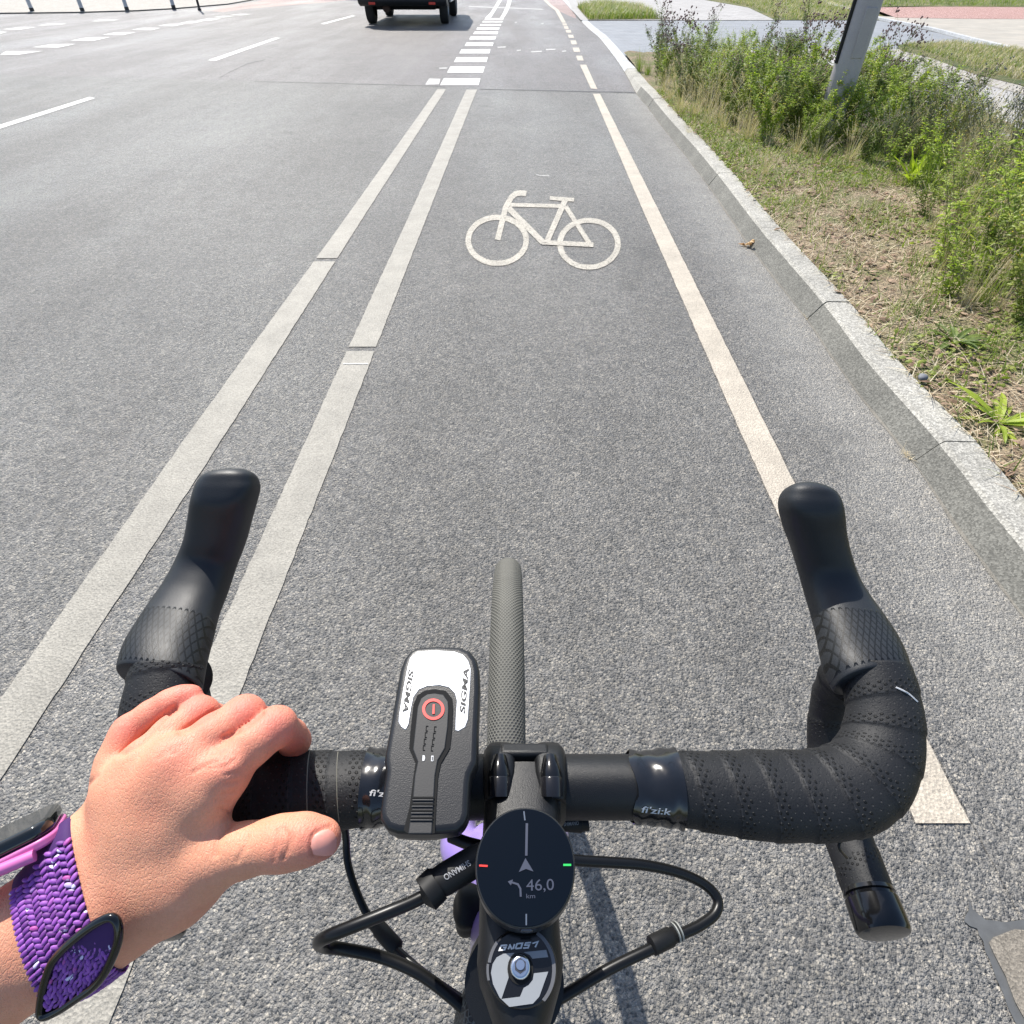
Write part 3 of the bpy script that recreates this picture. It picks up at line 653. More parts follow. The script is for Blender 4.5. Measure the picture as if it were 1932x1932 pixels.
# brake hoods
def hood_mat():
    m = N('rubber_hood'); u, v = m.uvxy()                    # mm across, mm along from the rear edge
    a = m.math('FRACT', m.math('ADD', m.math('DIVIDE', u, 3.7), m.math('DIVIDE', v, 10.5))); b = m.math('FRACT', m.math('SUBTRACT', m.math('DIVIDE', u, 3.7), m.math('DIVIDE', v, 10.5)))
    def line(x): return m.math('LESS_THAN', m.math('ABSOLUTE', m.math('SUBTRACT', x, .5)), .12)
    row = m.math('GREATER_THAN', m.math('FRACT', m.math('DIVIDE', v, 10.5)), .22)
    ln = m.math('MULTIPLY', m.math('MAXIMUM', line(a), line(b)), m.math('MULTIPLY', band(m, v, 4, 46, 1.2), 1.0))
    g = m.noise(1500, 2); big = m.noise(40, 3)
    m.p(Base_Color=m.mix(ln, m.mix(big, (.013, .0145, .017), (.019, .0215, .025)), (.002, .0025, .003)), Roughness=m.ramp(big, [(.3, .42), (.7, .54)])); m.b.inputs['Specular IOR Level'].default_value = .34
    m.bump(m.math('ADD', m.math('MULTIPLY', ln, -.8), m.math('MULTIPLY', g, .12)), 1.0, .0010); return m.m
M['hood'] = hood_mat()
def hood(st, flip=False):
    secs, uvs = [], []; ns = 48; sm = []
    arr = []
    for l, r_, h, al, hu, hd, ex in st:
        a, b = G(*l, h), G(*r_, h); arr.append([*a, *b, al, hu, hd, ex])
    arr = np.array(catmull(arr, 6)); s = 0; prev = None
    for row in arr:
        a, b = Vector(row[0:3]), Vector(row[3:6]); al, hu, hd, ex = row[6:10]; c = (a+b)/2; w_ = (b-a)/2*.955
        n_ = Vector((0, -math.sin(R(al)), math.cos(R(al)))); n_ = (n_-w_*(n_.dot(w_)/w_.length_squared)).normalized()
        if prev is not None: s += (c-prev).length
        prev = c; sec = []
        for k in range(ns):
            th = 2*math.pi*k/ns; cc, ss = math.cos(th), math.sin(th)
            x = math.copysign(abs(cc)**(2/ex), cc); y = math.copysign(abs(ss)**(2/ex), ss)
            sec.append(c+w_*x+n_*(y*(hu if y > 0 else hd))); uvs.append((x*w_.length*1000, s*1000))
        secs.append(sec)
    return loft('brake_hood', secs, M['hood'], bike, uv=uvs, sharp=60)
def cap_st(st):                                              # round the tip off
    return st
rst = [((1572, 1296), (1716, 1280), .952, 0, .0165, .013, 2.3), ((1568, 1290), (1715, 1276), .952, 0, .0185, .014, 2.4), ((1551, 1256), (1707, 1247), .952, 0, .0180, .013, 2.5), ((1541, 1205), (1690, 1210), .951, 3, .0165, .013, 2.5),
       ((1531, 1160), (1668, 1173), .951, 10, .0155, .014, 2.4), ((1518, 1115), (1643, 1134), .953, 22, .0155, .016, 2.3), ((1506, 1074), (1621, 1092), .960, 38, .0150, .018, 2.3),
       ((1495, 1035), (1605, 1046), .973, 52, .0150, .022, 2.4), ((1483, 1000), (1594, 1003), .987, 58, .0150, .021, 2.5), ((1476, 968), (1588, 968), 1.000, 56, .0150, .019, 2.8), ((1474, 946), (1585, 949), 1.0065, 53, .0142, .0175, 2.9), ((1478, 930), (1581, 935), 1.0105, 51, .0130, .0160, 2.6), ((1487, 919), (1573, 925), 1.0140, 48, .0105, .0135, 2.4), ((1500, 912), (1560, 917), 1.0160, 46, .0070, .0095, 2.2), ((1518, 909), (1543, 911), 1.0170, 45, .0028, .0035, 2)]
lst = [((224, 1276), (382, 1300), .952, 0, .0165, .013, 2.3), ((223, 1268), (384, 1292), .952, 0, .0185, .014, 2.4), ((236, 1228), (392, 1246), .952, 0, .0180, .013, 2.5), ((262, 1182), (404, 1196), .951, 3, .0165, .013, 2.5),
       ((287, 1142), (414, 1152), .951, 10, .0155, .014, 2.4), ((312, 1104), (428, 1112), .953, 22, .0155, .016, 2.3), ((335, 1058), (442, 1066), .960, 38, .0150, .018, 2.3),
       ((351, 1018), (455, 1026), .973, 52, .0150, .022, 2.4), ((359, 978), (468, 985), .987, 58, .0150, .021, 2.5), ((365, 944), (479, 948), 1.000, 56, .0150, .019, 2.8), ((370, 922), (486, 923), 1.0065, 53, .0142, .0175, 2.9), ((375, 907), (485, 906), 1.0105, 51, .0130, .0160, 2.6), ((384, 896), (479, 894), 1.0140, 48, .0105, .0135, 2.4), ((399, 889), (465, 886), 1.0160, 46, .0070, .0095, 2.2), ((420, 885), (446, 884), 1.0170, 45, .0028, .0035, 2)]
hr = hood(rst); hl = hood(lst)
# stem: clamp, faceplate, body, top cap
def stem_body():
    secs = []                                                # (py centre row, left px, right px, height of mid plane, up, down)
    for py, l, r_, h, hu, hd, ex in ((1462, 921, 1054, .944, .0165, .018, 3.0), (1500, 918, 1056, .945, .0175, .019, 3.2), (1560, 912, 1056, .946, .0185, .020, 3.4), (1640, 908, 1054, .948, .0190, .021, 3.4), (1720, 905, 1053, .950, .0190, .022, 3.4),
                                     (1770, 904, 1056, .951, .0190, .022, 3.2), (1820, 900, 1062, .952, .0185, .022, 2.8), (1860, 905, 1058, .952, .0185, .022, 2.5), (1897, 918, 1048, .952, .018, .022, 2.3), (1935, 930, 1038, .952, .017, .021, 2.2), (1965, 950, 1018, .952, .014, .018, 2.0)):
        a, b = G(l, py, h), G(r_, py, h); c = (a+b)/2; w_ = (b-a)/2; sec = []
        for k in range(40):
            th = 2*math.pi*k/40; cc, ss = math.cos(th), math.sin(th); x = math.copysign(abs(cc)**(2/ex), cc); y = math.copysign(abs(ss)**(2/ex), ss)
            sec.append(c+w_*x+Vector((0, 0, 1))*(y*(hu if y > 0 else hd)))
        secs.append(sec)
    return loft('stem', secs, M['alu_black'], bike, sharp=50)
stem = stem_body()
# faceplate bracket in front of the bar
fpl = Pl((0, BARY, BARZ+.016), (0, .0, 1))
X1, X2 = G(913, 1483, BARZ).x, G(1066, 1483, BARZ).x
def ringx(name, x0, x1, r_in, r_out, a0, a1, mat, parent, rounding=.003):
    vs, fs = [], []; n = 30; prof_ = [(x0, r_in), (x0, r_out-rounding), (x0+rounding, r_out), (x1-rounding, r_out), (x1, r_out-rounding), (x1, r_in)]
    for i in range(n+1):
        a = R(a0+(a1-a0)*i/n)
        for x, r_ in prof_: vs.append((x, BARY+r_*math.cos(a), BARZ+r_*math.sin(a)))
    m_ = len(prof_)
    for i in range(n):
        for k in range(m_): fs.append([i*m_+k, (i+1)*m_+k, (i+1)*m_+(k+1) % m_, i*m_+(k+1) % m_])
    fs += [list(range(m_)), [n*m_+k for k in range(m_-1, -1, -1)]]
    return mesh_obj(name, vs, fs, mat, parent, smooth=True, sharp=35)
fpt = ringx('faceplate', X1, X2, .0163, .0208, -80, 62, M['alu_black'], bike)
ringx('clamp_half', X1+.001, X2-.001, .0163, .0205, 118, 262, M['alu_black'], stem)
xl = (X1*.80+X2*.20); xr = (X1*.20+X2*.80)
# two cheeks carrying the bolts, with a bridge in front
for xc in (xl, xr):
    vs, fs = [], []
    secs = []
    for y, hw, zt in ((BARY-.0135, .0072, .0195), (BARY-.009, .0080, .0225), (BARY-.001, .0085, .0232), (BARY+.007, .0085, .0222), (BARY+.013, .0080, .0192), (BARY+.0175, .0062, .0140)):
        sec = []
        for k in range(24):
            th = 2*math.pi*k/24; cc, ss = math.cos(th), math.sin(th); x = math.copysign(abs(cc)**.65, cc); z = math.copysign(abs(ss)**.65, ss)
            sec.append((xc+hw*x, y, BARZ+(zt+.006)/2+z*(zt-.006)/2))
        secs.append(sec)
    loft('clamp_ear', secs, M['alu_black'], fpt, sharp=45)
    bx = xc; z0 = BARZ+.0228
    b1 = tube('clamp_bolt', [(bx, BARY-.0125, z0-.0035), (bx, BARY-.0045, z0-.0002), (bx, BARY-.0040, z0)], [.0056, .0056, .0050], M['bolt_black'], bike, ns=20)
    tube('bolt_head', [(bx, BARY-.0042, z0-.0006), (bx, BARY-.0032, z0+.0002), (bx, BARY+.0058, z0-.0010)], [.0058, .0056, .0036], M['gloss_black'], b1, ns=20)
br = Pl((0, BARY+.012, BARZ+.0185), (0, .45, 1))
vs, fs = [], []; box(vs, fs, ((xl+xr)/2, BARY+.0100, BARZ+.0172), (xr-xl), .0085, .0075, Matrix.Rotation(R(-24), 3, 'X')); o = mesh_obj('bridge', vs, fs, M['alu_black'], fpt, smooth=True, sharp=30); bevel(o, .0022, 4)
vs, fs = [], []; box(vs, fs, ((xl+xr)/2, BARY+.0015, BARZ+.0160), (xr-xl), .0100, .0030); mesh_obj('clamp_gap', vs, fs, M['void'], fpt)
vs, fs = [], []; box(vs, fs, ((xl+xr)/2-.0002, BARY-.0088, BARZ+.0160), (xr-xl)*.62, .0080, .0085, Matrix.Rotation(R(14), 3, 'X')); o = mesh_obj('stem_lip', vs, fs, M['alu_black'], stem, smooth=True, sharp=30); bevel(o, .002, 4)
# top cap with emblem
CAPZ = .9705
cpl = Pl((0, .03, CAPZ), (0, -.06, 1))
E = lambda x, y: (867.9+x*.2265, 1494.3+y*.2265)
ell = [E(515+295*math.cos(t)*1.0, 1470+345*math.sin(t)) for t in np.linspace(0, 2*math.pi, 40, endpoint=False)]
tcap = slab('top_cap', ell, cpl, .006, M['gloss_black'], bike, bev=.0012, off=.0012)
def decal(name, pts, surf, mat, parent, off, smooth_n=0): return slab(name, [E(*p) for p in pts], surf, .0003, mat, parent, off=off, smooth_n=smooth_n)
M['silver_print'] = plain('silver_print', (.22, .235, .25), .5, metal=.1, nscale=300, nb=.1)
emA = [(360, 1347), (455, 1338), (425, 1370), (402, 1420), (396, 1480), (405, 1545), (345, 1724), (500, 1705), (530, 1632), (572, 1608), (606, 1565), (615, 1510), (735, 1496), (660, 1705), (607, 1763), (412, 1790), (330, 1712), (275, 1600), (258, 1505), (272, 1432), (305, 1378)]
emB = [(530, 1334), (718, 1315), (735, 1375), (604, 1388), (580, 1358)]
decal('emblem', emA, cpl, M['silver_print'], tcap, .0016); decal('emblem', emB, cpl, M['silver_print'], tcap, .0016)
# the word above the emblem, in slanted strokes
def stroke_letters(name, strokes, wd, surf, mat, parent, off):
    vs, fs = [], []; lift = 0
    for st in strokes:
        b = len(vs); Pp = [np.array(p, float) for p in st]; n = len(Pp)
        for i, p in enumerate(Pp):
            if 0 < i < n-1:
                d1 = Pp[i]-Pp[i-1]; d2 = Pp[i+1]-Pp[i]; d1 /= np.linalg.norm(d1); d2 /= np.linalg.norm(d2); d = d1+d2; d /= np.linalg.norm(d); k = 1/max(.5, d.dot(d1))
            else: d = Pp[min(i+1, n-1)]-Pp[max(i-1, 0)]; d /= np.linalg.norm(d); k = 1
            q = np.array([-d[1], d[0]])*wd/2*k
            vs.append(surf(*E(*(p+q)), off+lift)); vs.append(surf(*E(*(p-q)), off+lift))
        fs += [[b+2*i, b+2*i+1, b+2*i+3, b+2*i+2] for i in range(n-1)]; lift += .00005
    return mesh_obj(name, vs, fs, mat, parent)
stroke_letters('lettering', [[(394, 1275), (345, 1279), (328, 1318), (372, 1313), (381, 1293), (358, 1295)], [(402, 1310), (418, 1272)], [(414, 1268), (432, 1312)], [(440, 1308), (455, 1266)],
               [(460, 1307), (476, 1264), (520, 1260), (508, 1300), (462, 1305)], [(592, 1254), (548, 1258), (541, 1276), (576, 1275), (567, 1297), (526, 1301)], [(604, 1262), (650, 1246), (626, 1293)]], 13, cpl, M['print'], tcap, .0018)
def arc_px(name, cx, cy, rx, ry, a0, a1, wd, mat, off, n=24):
    st = [(cx+rx*math.cos(R(a0+(a1-a0)*i/n)), cy+ry*math.sin(R(a0+(a1-a0)*i/n))) for i in range(n+1)]
    return stroke_letters(name, [st], wd, cpl, mat, tcap, off)
M['groove_glint'] = plain('grey_glint', (.12, .12, .125), .3, metal=.2)
arc_px('ring_glint', 515, 1480, 268, 345, -62, 48, 30, M['groove_glint'], .0015); arc_px('ring_glint', 515, 1480, 275, 345, 190, 222, 26, M['groove_glint'], .0015); arc_px('ring_glint', 515, 1480, 285, 345, 165, 188, 20, M['groove_glint'], .0015)  # flat grey arcs paint the reflection caught in the cap's groove
M['steel'] = plain('bright_steel', (.72, .73, .75), .16, metal=1.0)
M['steel_dark'] = plain('dark_steel', (.10, .10, .11), .3, metal=.8)
def circ(cx, cy, rx, ry, n=28): return [E(cx+rx*math.cos(t), cy+ry*math.sin(t)) for t in np.linspace(0, 2*math.pi, n, endpoint=False)]
slab('bolt_well', circ(503, 1475, 108, 132), cpl, .001, M['void'], tcap, off=.0019)
hb_ = slab('cap_bolt', circ(503, 1457, 84, 108), cpl, .004, M['steel'], bike, off=.0042, bev=.0010)
slab('socket', [E(503+52*math.cos(t), 1448+66*math.sin(t)) for t in np.linspace(math.pi/6, math.pi/6+2*math.pi, 6, endpoint=False)], cpl, .0002, M['steel_dark'], hb_, off=.0046)
slab('socket_floor', circ(503, 1440, 36, 44, 20), cpl, .0002, M['steel'], hb_, off=.0050)
# head tube, fork, front wheel
ax, RW = Vector((-.006, .362, .345)), .345
hd = (Vector((.004, .040, .945)) - Vector((-.001, .150, .700)))
h0, h1 = Vector((.001, .049, .925)), Vector((-.010, .130, .742))
tube('head_tube', [h0, h0.lerp(h1, .15), h0.lerp(h1, .5), h0.lerp(h1, .85), h1], [.0205, .0205, .0205, .022, .024], M['purple'], bike, ns=28)
tube('headset_spacer', [h0+Vector((0, -.006, .014)), h0], .0215, M['alu_black'], bike, ns=28)
fk = tube('fork', [h1+Vector((0, .002, 0)), Vector((-.012, .158, .712)), Vector((-.026, .168, .702))], [.024, .026, .020], M['purple'], bike, ns=20)
def leg(sd):
    p = [(-.010+sd*.016, .152, .710), (-.008+sd*.036, .172, .685), (-.006+sd*.047, .215, .610), (-.006+sd*.052, .290, .470), (-.006+sd*.055, .362, .345)]
    tube('fork_leg', catmull(p, 6), [.022, .020, .016, .012, .010], M['purple'], fk, ns=18)
leg(1); leg(-1)
# lower-left visible lilac fork shoulder with its dark brake hose
wheel = None
def tyre_mat():
    m = N('dusty_knurled_tyre'); u, v = m.uvxy()
    d = dots(m, u, v, 4.2, 5.6, 1.15, .45); big = m.noise(25, 4, .6)
    wear = band(m, u, 52, 73, 5); d = m.math('MULTIPLY', d, m.math('SUBTRACT', 1.0, m.math('MULTIPLY', wear, .45)))
    m.p(Base_Color=m.mix(d, m.mix(big, (.105, .102, .088), (.155, .150, .128)), (.035, .034, .028)), Roughness=.8); m.bump(m.math('MULTIPLY', d, -1), 1.0, .0012); return m.m
M['tyre'] = tyre_mat()
def torus(name, c, Rm, ra, rb, mat, parent, n=220, ns=28, uvs=1000.):
    vs, fs, uv = [], [], []
    for i in range(n+1):
        t = 2*math.pi*i/n
        for k in range(ns):
            a = 2*math.pi*k/ns+math.pi; r_ = Rm+rb*math.cos(a)
            vs.append((c.x+ra*math.sin(a), c.y+r_*math.cos(t), c.z+r_*math.sin(t))); uv.append(((k/ns)*2*math.pi*(ra+rb)/2*uvs, t*Rm*uvs))
    for i in range(n):
        for k in range(ns): fs.append([i*ns+k, (i+1)*ns+k, (i+1)*ns+(k+1) % ns, i*ns+(k+1) % ns])
    return mesh_obj(name, vs, fs, mat, parent, smooth=True, uv=uv)
wh = torus('front_wheel', ax, RW-.046, .011, .014, M['alu_black'], bike, ns=16)
torus('tyre', ax, RW-.0195, .0205, .0195, M['tyre'], wh)
vs, fs = [], []
tube('hub', [ax+Vector((-.05, 0, 0)), ax+Vector((-.03, 0, 0)), ax, ax+Vector((.03, 0, 0)), ax+Vector((.05, 0, 0))], [.012, .022, .014, .022, .012], M['alu_black'], wh, ns=16)
M['spoke'] = plain('black_spoke', (.03, .03, .032), .35)
for i in range(28):
    t = 2*math.pi*i/28; t2 = t+(.5 if i % 4 < 2 else -.5); sx = .025 if i % 2 else -.025
    a = ax+Vector((sx, .020*math.cos(t2), .020*math.sin(t2))); b = ax+Vector((0, (RW-.055)*math.cos(t), (RW-.055)*math.sin(t)))
    tube('spoke', [a, b], .0010, M['spoke'], wh, ns=5)
# top tube edge of the frame and the mesh bag at the lower edge
tube('top_tube', [Vector((.004, .030, .880)), Vector((.003, -.20, .83))], .020, M['purple'], bike, ns=20)
# cables
def cable(pts, r, name='cable_housing'): return tube(name, catmull([tuple(P(*p)) for p in pts], 10), r, M['housing'], bike, ns=14)
cable([(640, 1500, .325), (652, 1575, .33), (657, 1632, .328), (678, 1695, .322), (705, 1745, .316), (735, 1778, .308), (770, 1812, .300), (815, 1848, .292), (868, 1884, .285), (905, 1905, .28)], .0021)
def ferrule(a, b, r, mat, n=3):
    A, B = P(*a), P(*b); return tube('cable_joint', [A, A.lerp(B, .06), A.lerp(B, .3), A.lerp(B, .34), A.lerp(B, .94), B], [r*.72, r*.82, r*.84, r, r, r*.6], mat, bike, ns=18)
ferrule((698, 1733, .318), (752, 1793, .305), .0042, M['rubber'])
cable([(905, 1628, .27), (850, 1660, .262), (790, 1696, .255), (730, 1722, .250), (660, 1750, .247), (618, 1767, .248), (601, 1778, .256), (612, 1786, .266), (650, 1791, .272), (720, 1806, .276), (790, 1836, .274), (850, 1880, .270), (900, 1925, .266)], .0027)
cj = tube('cable_connector', [P(918, 1612, .262), P(900, 1622, .262), P(840, 1658, .256), P(826, 1666, .255), P(824, 1667, .255), P(803, 1688, .252), P(801, 1689, .252)], [.0055, .0066, .0066, .0062, .0074, .0074, .0040], M['rubber'], bike, ns=20)
M['knurl'] = plain('grey_knurl', (.25, .26, .24), .5)
text_on('connector_lettering', "SHIMANO", (884, 1623), (836, 1652), 11, Surf(cj), M['print_dim'], cj, off=.0003, bold=.01, flip=1)
cable([(1040, 1614, .275), (1085, 1623, .278), (1150, 1627, .282), (1215, 1632, .286), (1280, 1646, .290), (1328, 1668, .292), (1353, 1695, .290), (1350, 1722, .286), (1322, 1745, .282), (1282, 1764, .278), (1235, 1787, .272), (1150, 1828, .266), (1062, 1880, .260), (1020, 1905, .256)], .0025)
ferrule((1284, 1758, .278), (1226, 1786, .272), .0042, M['rubber'])
for t in (.0, .10):
    a, b = P(1281, 1756, .2775), P(1226, 1786, .272); c = a.lerp(b, t+.02); d = (b-a).normalized()
    tube('cable_ring', [c-d*.0003, c+d*.0003], .0043, M['knurl'], bike, ns=18)
cable([(850, 1578, .30), (880, 1590, .295), (920, 1600, .29)], .0030, 'hose')
hs = tube('hose_clamp', [P(1058, 1548, .312), P(1096, 1552, .312), P(1098, 1552, .312), P(1110, 1551, .312)], [.0052, .0052, .0046, .0042], M['rubber'], bike, ns=18)
text_on('clamp_lettering', "SHIMANO", (1064, 1558), (1092, 1556), 7, Surf(hs), M['print_dim'], hs, bold=.01)
cable([(1588, 1586, .335), (1583, 1592, .334), (1585, 1604, .334), (1597, 1618, .338)], .0009, 'loose_thread')
# black mesh pouch strapped by the stem
def mesh_mat():
    m = N('black_mesh_fabric'); v = m.vor(420, 'DISTANCE_TO_EDGE'); f = m.ramp(v, [(.05, 1), (.16, 0)])
    m.p(Base_Color=m.mix(f, (.012, .013, .014), (.11, .12, .115)), Roughness=.6); m.bump(f, .8, .001); return m.m
M['mesh'] = mesh_mat()
pch = empty('frame_pouch', (-.02, .02, .9)); tag(pch, 'black mesh frame pouch half hidden under the stem at the lower edge', 'pouch')
def lump(name, c, sx, sy, sz, mat, parent, seed=0):
    bm = bmesh.new(); bmesh.ops.create_icosphere(bm, subdivisions=4, radius=1); rr = random.Random(seed)
    for v in bm.verts:
        k = 1+.05*math.sin(v.co.x*5+seed)+.04*math.sin(v.co.z*7+v.co.y*4); p_ = 2.6
        q = Vector([math.copysign(abs(x)**(2/p_)*1.0, x) for x in v.co]); v.co = Vector((q.x*sx, q.y*sy, q.z*sz))*k+Vector(c)
    me = bpy.data.meshes.new(name); bm.to_mesh(me); bm.free(); me.shade_smooth(); me.materials.append(mat); o = bpy.data.objects.new(name, me); COL.objects.link(o); o.parent = parent; o.matrix_parent_inverse = parent.matrix_world.inverted(); return o
c_ = P(905, 1962, .275); lump('pouch_body', c_, .012, .024, .030, M['mesh'], pch, 2)
c_ = P(925, 1955, .272); lump('pouch_flap', c_, .014, .020, .024, M['rubber'], pch, 5)
c_ = P(888, 1716, .33); o = lump('fork_bumper', c_, .010, .012, .014, M['rubber'], bike, 3)
# ------------------------------------------------------------------ clip-on headlight
L4 = lambda x, y: (679.2+x*.2344, 1169.8+y*.2344)
pa, pb, pc_ = P(830, 1225, .3095), P(803, 1575, .2500), P(900, 1400, .2855)
ln = (pa-pb).cross(Vector((1, 0, 0))).normalized()
if ln.z < 0: ln = -ln
lpl = Pl((pa+pb)/2, ln)
lamp = empty('bike_light', (pa+pb)/2); tag(lamp, 'black clip-on headlight with silver top plate and red power ring on the handlebar', 'bike light')
M['lamp_shell'] = plain('dark_grey_shell', (.013, .0135, .015), .36, nscale=1800, nb=.25, ndist=.0003, spec=.42)
M['lamp_edge'] = plain('black_shell', (.014, .0145, .016), .28)
M['lamp_panel'] = plain('rubber_button_panel', (.014, .014, .015), .55, nscale=1500, nb=.2, ndist=.0002)
def brushed():
    m = N('brushed_silver'); mp = m.n('Mapping'); m.set(mp.inputs[0], m.pos()); mp.inputs['Scale'].default_value = (60, 2500, 400)
    n_ = m.noise(1.0, 2, vec=mp.outputs[0]); m.p(Base_Color=(.42, .43, .45, 1), Metallic=.85, Roughness=m.ramp(n_, [(.3, .40), (.7, .50)])); m.bump(n_, .10, .0002); return m.m
M['silver'] = brushed()
def lp(pts): return [L4(*p) for p in pts]
body_o = lp([(460, 212), (620, 200), (800, 208), (885, 240), (940, 310), (962, 400), (965, 560), (952, 900), (945, 1140), (895, 1240), (884, 1310), (872, 1560), (850, 1640), (780, 1695), (600, 1712), (480, 1716), (300, 1708), (215, 1680), (160, 1600), (158, 1520), (172, 1430), (203, 1215), (192, 1130), (198, 1070), (230, 900), (290, 560), (318, 400), (355, 300), (405, 240)])
lower_o = lp([(470, 240), (620, 225), (800, 235), (900, 300), (945, 420), (948, 560), (935, 900), (925, 1120), (880, 1230), (866, 1560), (810, 1690), (600, 1730), (480, 1735), (280, 1720), (185, 1640), (175, 1520), (190, 1430), (220, 1215), (210, 1080), (245, 900), (305, 560), (335, 400), (400, 270)])
lb = slab('light_body', body_o, lpl, .0125, M['lamp_shell'], lamp, bev=.0030, segs=5)
slab('lower_shell', lower_o, lpl, .0120, M['lamp_edge'], lamp, bev=.003, off=-.0130)
sil = lp([(460, 252), (600, 242), (760, 252), (828, 275), (872, 325), (893, 390), (890, 480), (870, 800), (848, 862), (792, 895), (765, 888), (768, 800), (778, 650), (762, 590), (715, 542), (640, 525), (540, 533), (475, 560), (432, 620), (415, 700), (392, 840), (368, 885), (332, 862), (308, 820), (312, 765), (345, 560), (380, 380), (402, 305)])
sp_ = slab('silver_plate', sil, lpl, .0012, M['silver'], lamp, bev=.0003, off=.0003)
gro = lp([(600, 556), (690, 570), (742, 630), (748, 700), (742, 860), (724, 1030), (650, 1155), (628, 1260), (612, 1500), (602, 1716), (380, 1716), (352, 1690), (400, 1500), (430, 1260), (446, 1150), (396, 1035), (405, 900), (430, 680), (462, 605), (520, 568)])
slab('panel_groove', gro, lpl, .0015, M['void'], lamp, off=.0006)
pan = lp([(600, 588), (672, 598), (712, 655), (716, 720), (708, 860), (686, 1030), (628, 1130), (606, 1250), (592, 1500), (580, 1722), (384, 1722), (418, 1500), (440, 1250), (462, 1140), (424, 1040), (440, 900), (462, 700), (490, 630), (540, 596)])
pn = slab('button_panel', pan, lpl, .0022, M['lamp_panel'], lamp, off=.0011, bev=.0005)
M['red'] = plain('red_plastic', (.70, .045, .035), .4)
vs, fs = [], []
for i in range(48):
    t = 2*math.pi*i/48
    for k in (90, 66): vs.append(lpl(*L4(590+k*math.cos(t), 718+k*.96*math.sin(t)), .0015))
for i in range(48): j = (i+1) % 48; fs.append([2*i, 2*i+1, 2*j+1, 2*j])
mesh_obj('power_ring', vs, fs, M['red'], lamp)
slab('power_mark', lp([(586, 678), (602, 678), (600, 756), (582, 756)]), lpl, .0002, M['red'], lamp, off=.0016)
def bracket(x, y, s_): 
    for q in ([(x, y), (x+20, y), (x+20, y+5), (x, y+5)], [(x, y+5), (x+6, y+5), (x+4, y+38), (x-2, y+38)], [(x-2, y+38), (x+16, y+38), (x+16, y+43), (x-2, y+43)]):
        slab('level_mark', lp(q), lpl, .0001, M['void'], pn, off=.0014)
for k in range(4): bracket(530-8*k, 850+52*k, 1); bracket(596-8*k, 855+52*k, 1)
slab('icon', lp([(504, 1088), (520, 1090), (524, 1110), (516, 1134), (502, 1134)]), lpl, .0001, M['print'], pn, off=.0014)
slab('icon', lp([(574, 1092), (592, 1092), (590, 1136), (572, 1136)]), lpl, .0001, M['print'], pn, off=.0014)
slab('icon_center', lp([(579, 1100), (586, 1100), (584, 1128), (578, 1128)]), lpl, .0001, M['void'], pn, off=.0016)
for k, yy in enumerate((1424, 1476, 1530, 1586)):
    slab('grip_ridge', lp([(418-k*6, yy-3), (596-k*3, yy-3), (594-k*3, yy+11), (415-k*6, yy+11)]), lpl, .0003, M['void'], pn, off=.0015)
    slab('grip_ridge', lp([(422-k*6, yy+16), (592-k*3, yy+16), (590-k*3, yy+30), (418-k*6, yy+30)]), lpl, .0006, M['lamp_panel'], pn, off=.0018, bev=.0002)
M['engrave'] = plain('dark_lettering', (.03, .03, .03), .6)
text_on('lettering', 'SIGMA', L4(843, 750), L4(876, 388), 10.2, lambda x, y, o: lpl(x, y, .0006), M['engrave'], sp_, shear=.15, bold=.022)
text_on('lettering', 'SIGMA', L4(392, 396), L4(342, 738), 10.2, lambda x, y, o: lpl(x, y, .0006), M['engrave'], sp_, shear=.15, bold=.022)
lc = lpl(*L4(600, 330), -.0145)
mc = Vector((lc.x, BARY, BARZ))
ringb = ringx('bar_mount', mc.x-.010, mc.x+.010, .0163, .0200, -180, 178, M['rubber'], lamp)

# ------------------------------------------------------------------ round navigation computer
cpz = P(992, 1638, .242).z; npl = Pl((0, .07, cpz), (0, 0, 1))
comp = empty('bike_computer', npl(992, 1638)); tag(comp, 'round black navigation display on the stem showing a route arrow and 46,0 km', 'bike computer')
def oval(rx, ry, cx=543, cy=632, n=64, e=2.08): return [E(cx+rx*math.copysign(abs(math.cos(t))**(2/e), math.cos(t)), cy+ry*math.copysign(abs(math.sin(t))**(2/e), math.sin(t))) for t in np.linspace(0, 2*math.pi, n, endpoint=False)]
slab('case', oval(418, 508), npl, .0095, M['lamp_edge'], comp, bev=.0014, segs=4)
M['glass'] = plain('dark_screen_glass', (.0020, .0040, .0075), .05, spec=.16)
gl = slab('screen', oval(402, 492), npl, .0006, M['glass'], comp, off=.0003, bev=.0002)
def lit(name, c, e):
    m = N(name); m.p(Base_Color=(*[x*.14 for x in c], 1), Emission_Color=(*c, 1), Emission_Strength=e, Roughness=.3); return m.m
M['scr_grey'] = lit('lit_grey', (.13, .17, .25), .5); M['scr_dim'] = lit('lit_dim', (.065, .080, .135), .5); M['scr_red'] = lit('lit_red', (.9, .03, .02), .8); M['scr_green'] = lit('lit_green', (.02, .62, .12), .8)
def scr(name, strokes, wd, mat, off=.0006): return stroke_letters(name, strokes, wd, npl, mat, gl, off)
scr('screen_mark', [[(532, 160), (541, 236)]], 11, M['scr_grey']); scr('screen_mark', [[(552, 1015), (552, 1110)]], 12, M['scr_grey'])
scr('route_line', [[(557, 260), (552, 530)]], 20, M['scr_dim']); scr('screen_mark', [[(160, 612), (230, 616)]], 16, M['scr_red']); scr('screen_mark', [[(860, 607), (926, 607)]], 18, M['scr_green'])
slab('arrow', [E(*p) for p in ((545, 550), (612, 662), (550, 640), (490, 666))], npl, .0001, M['scr_dim'], gl, off=.0006)
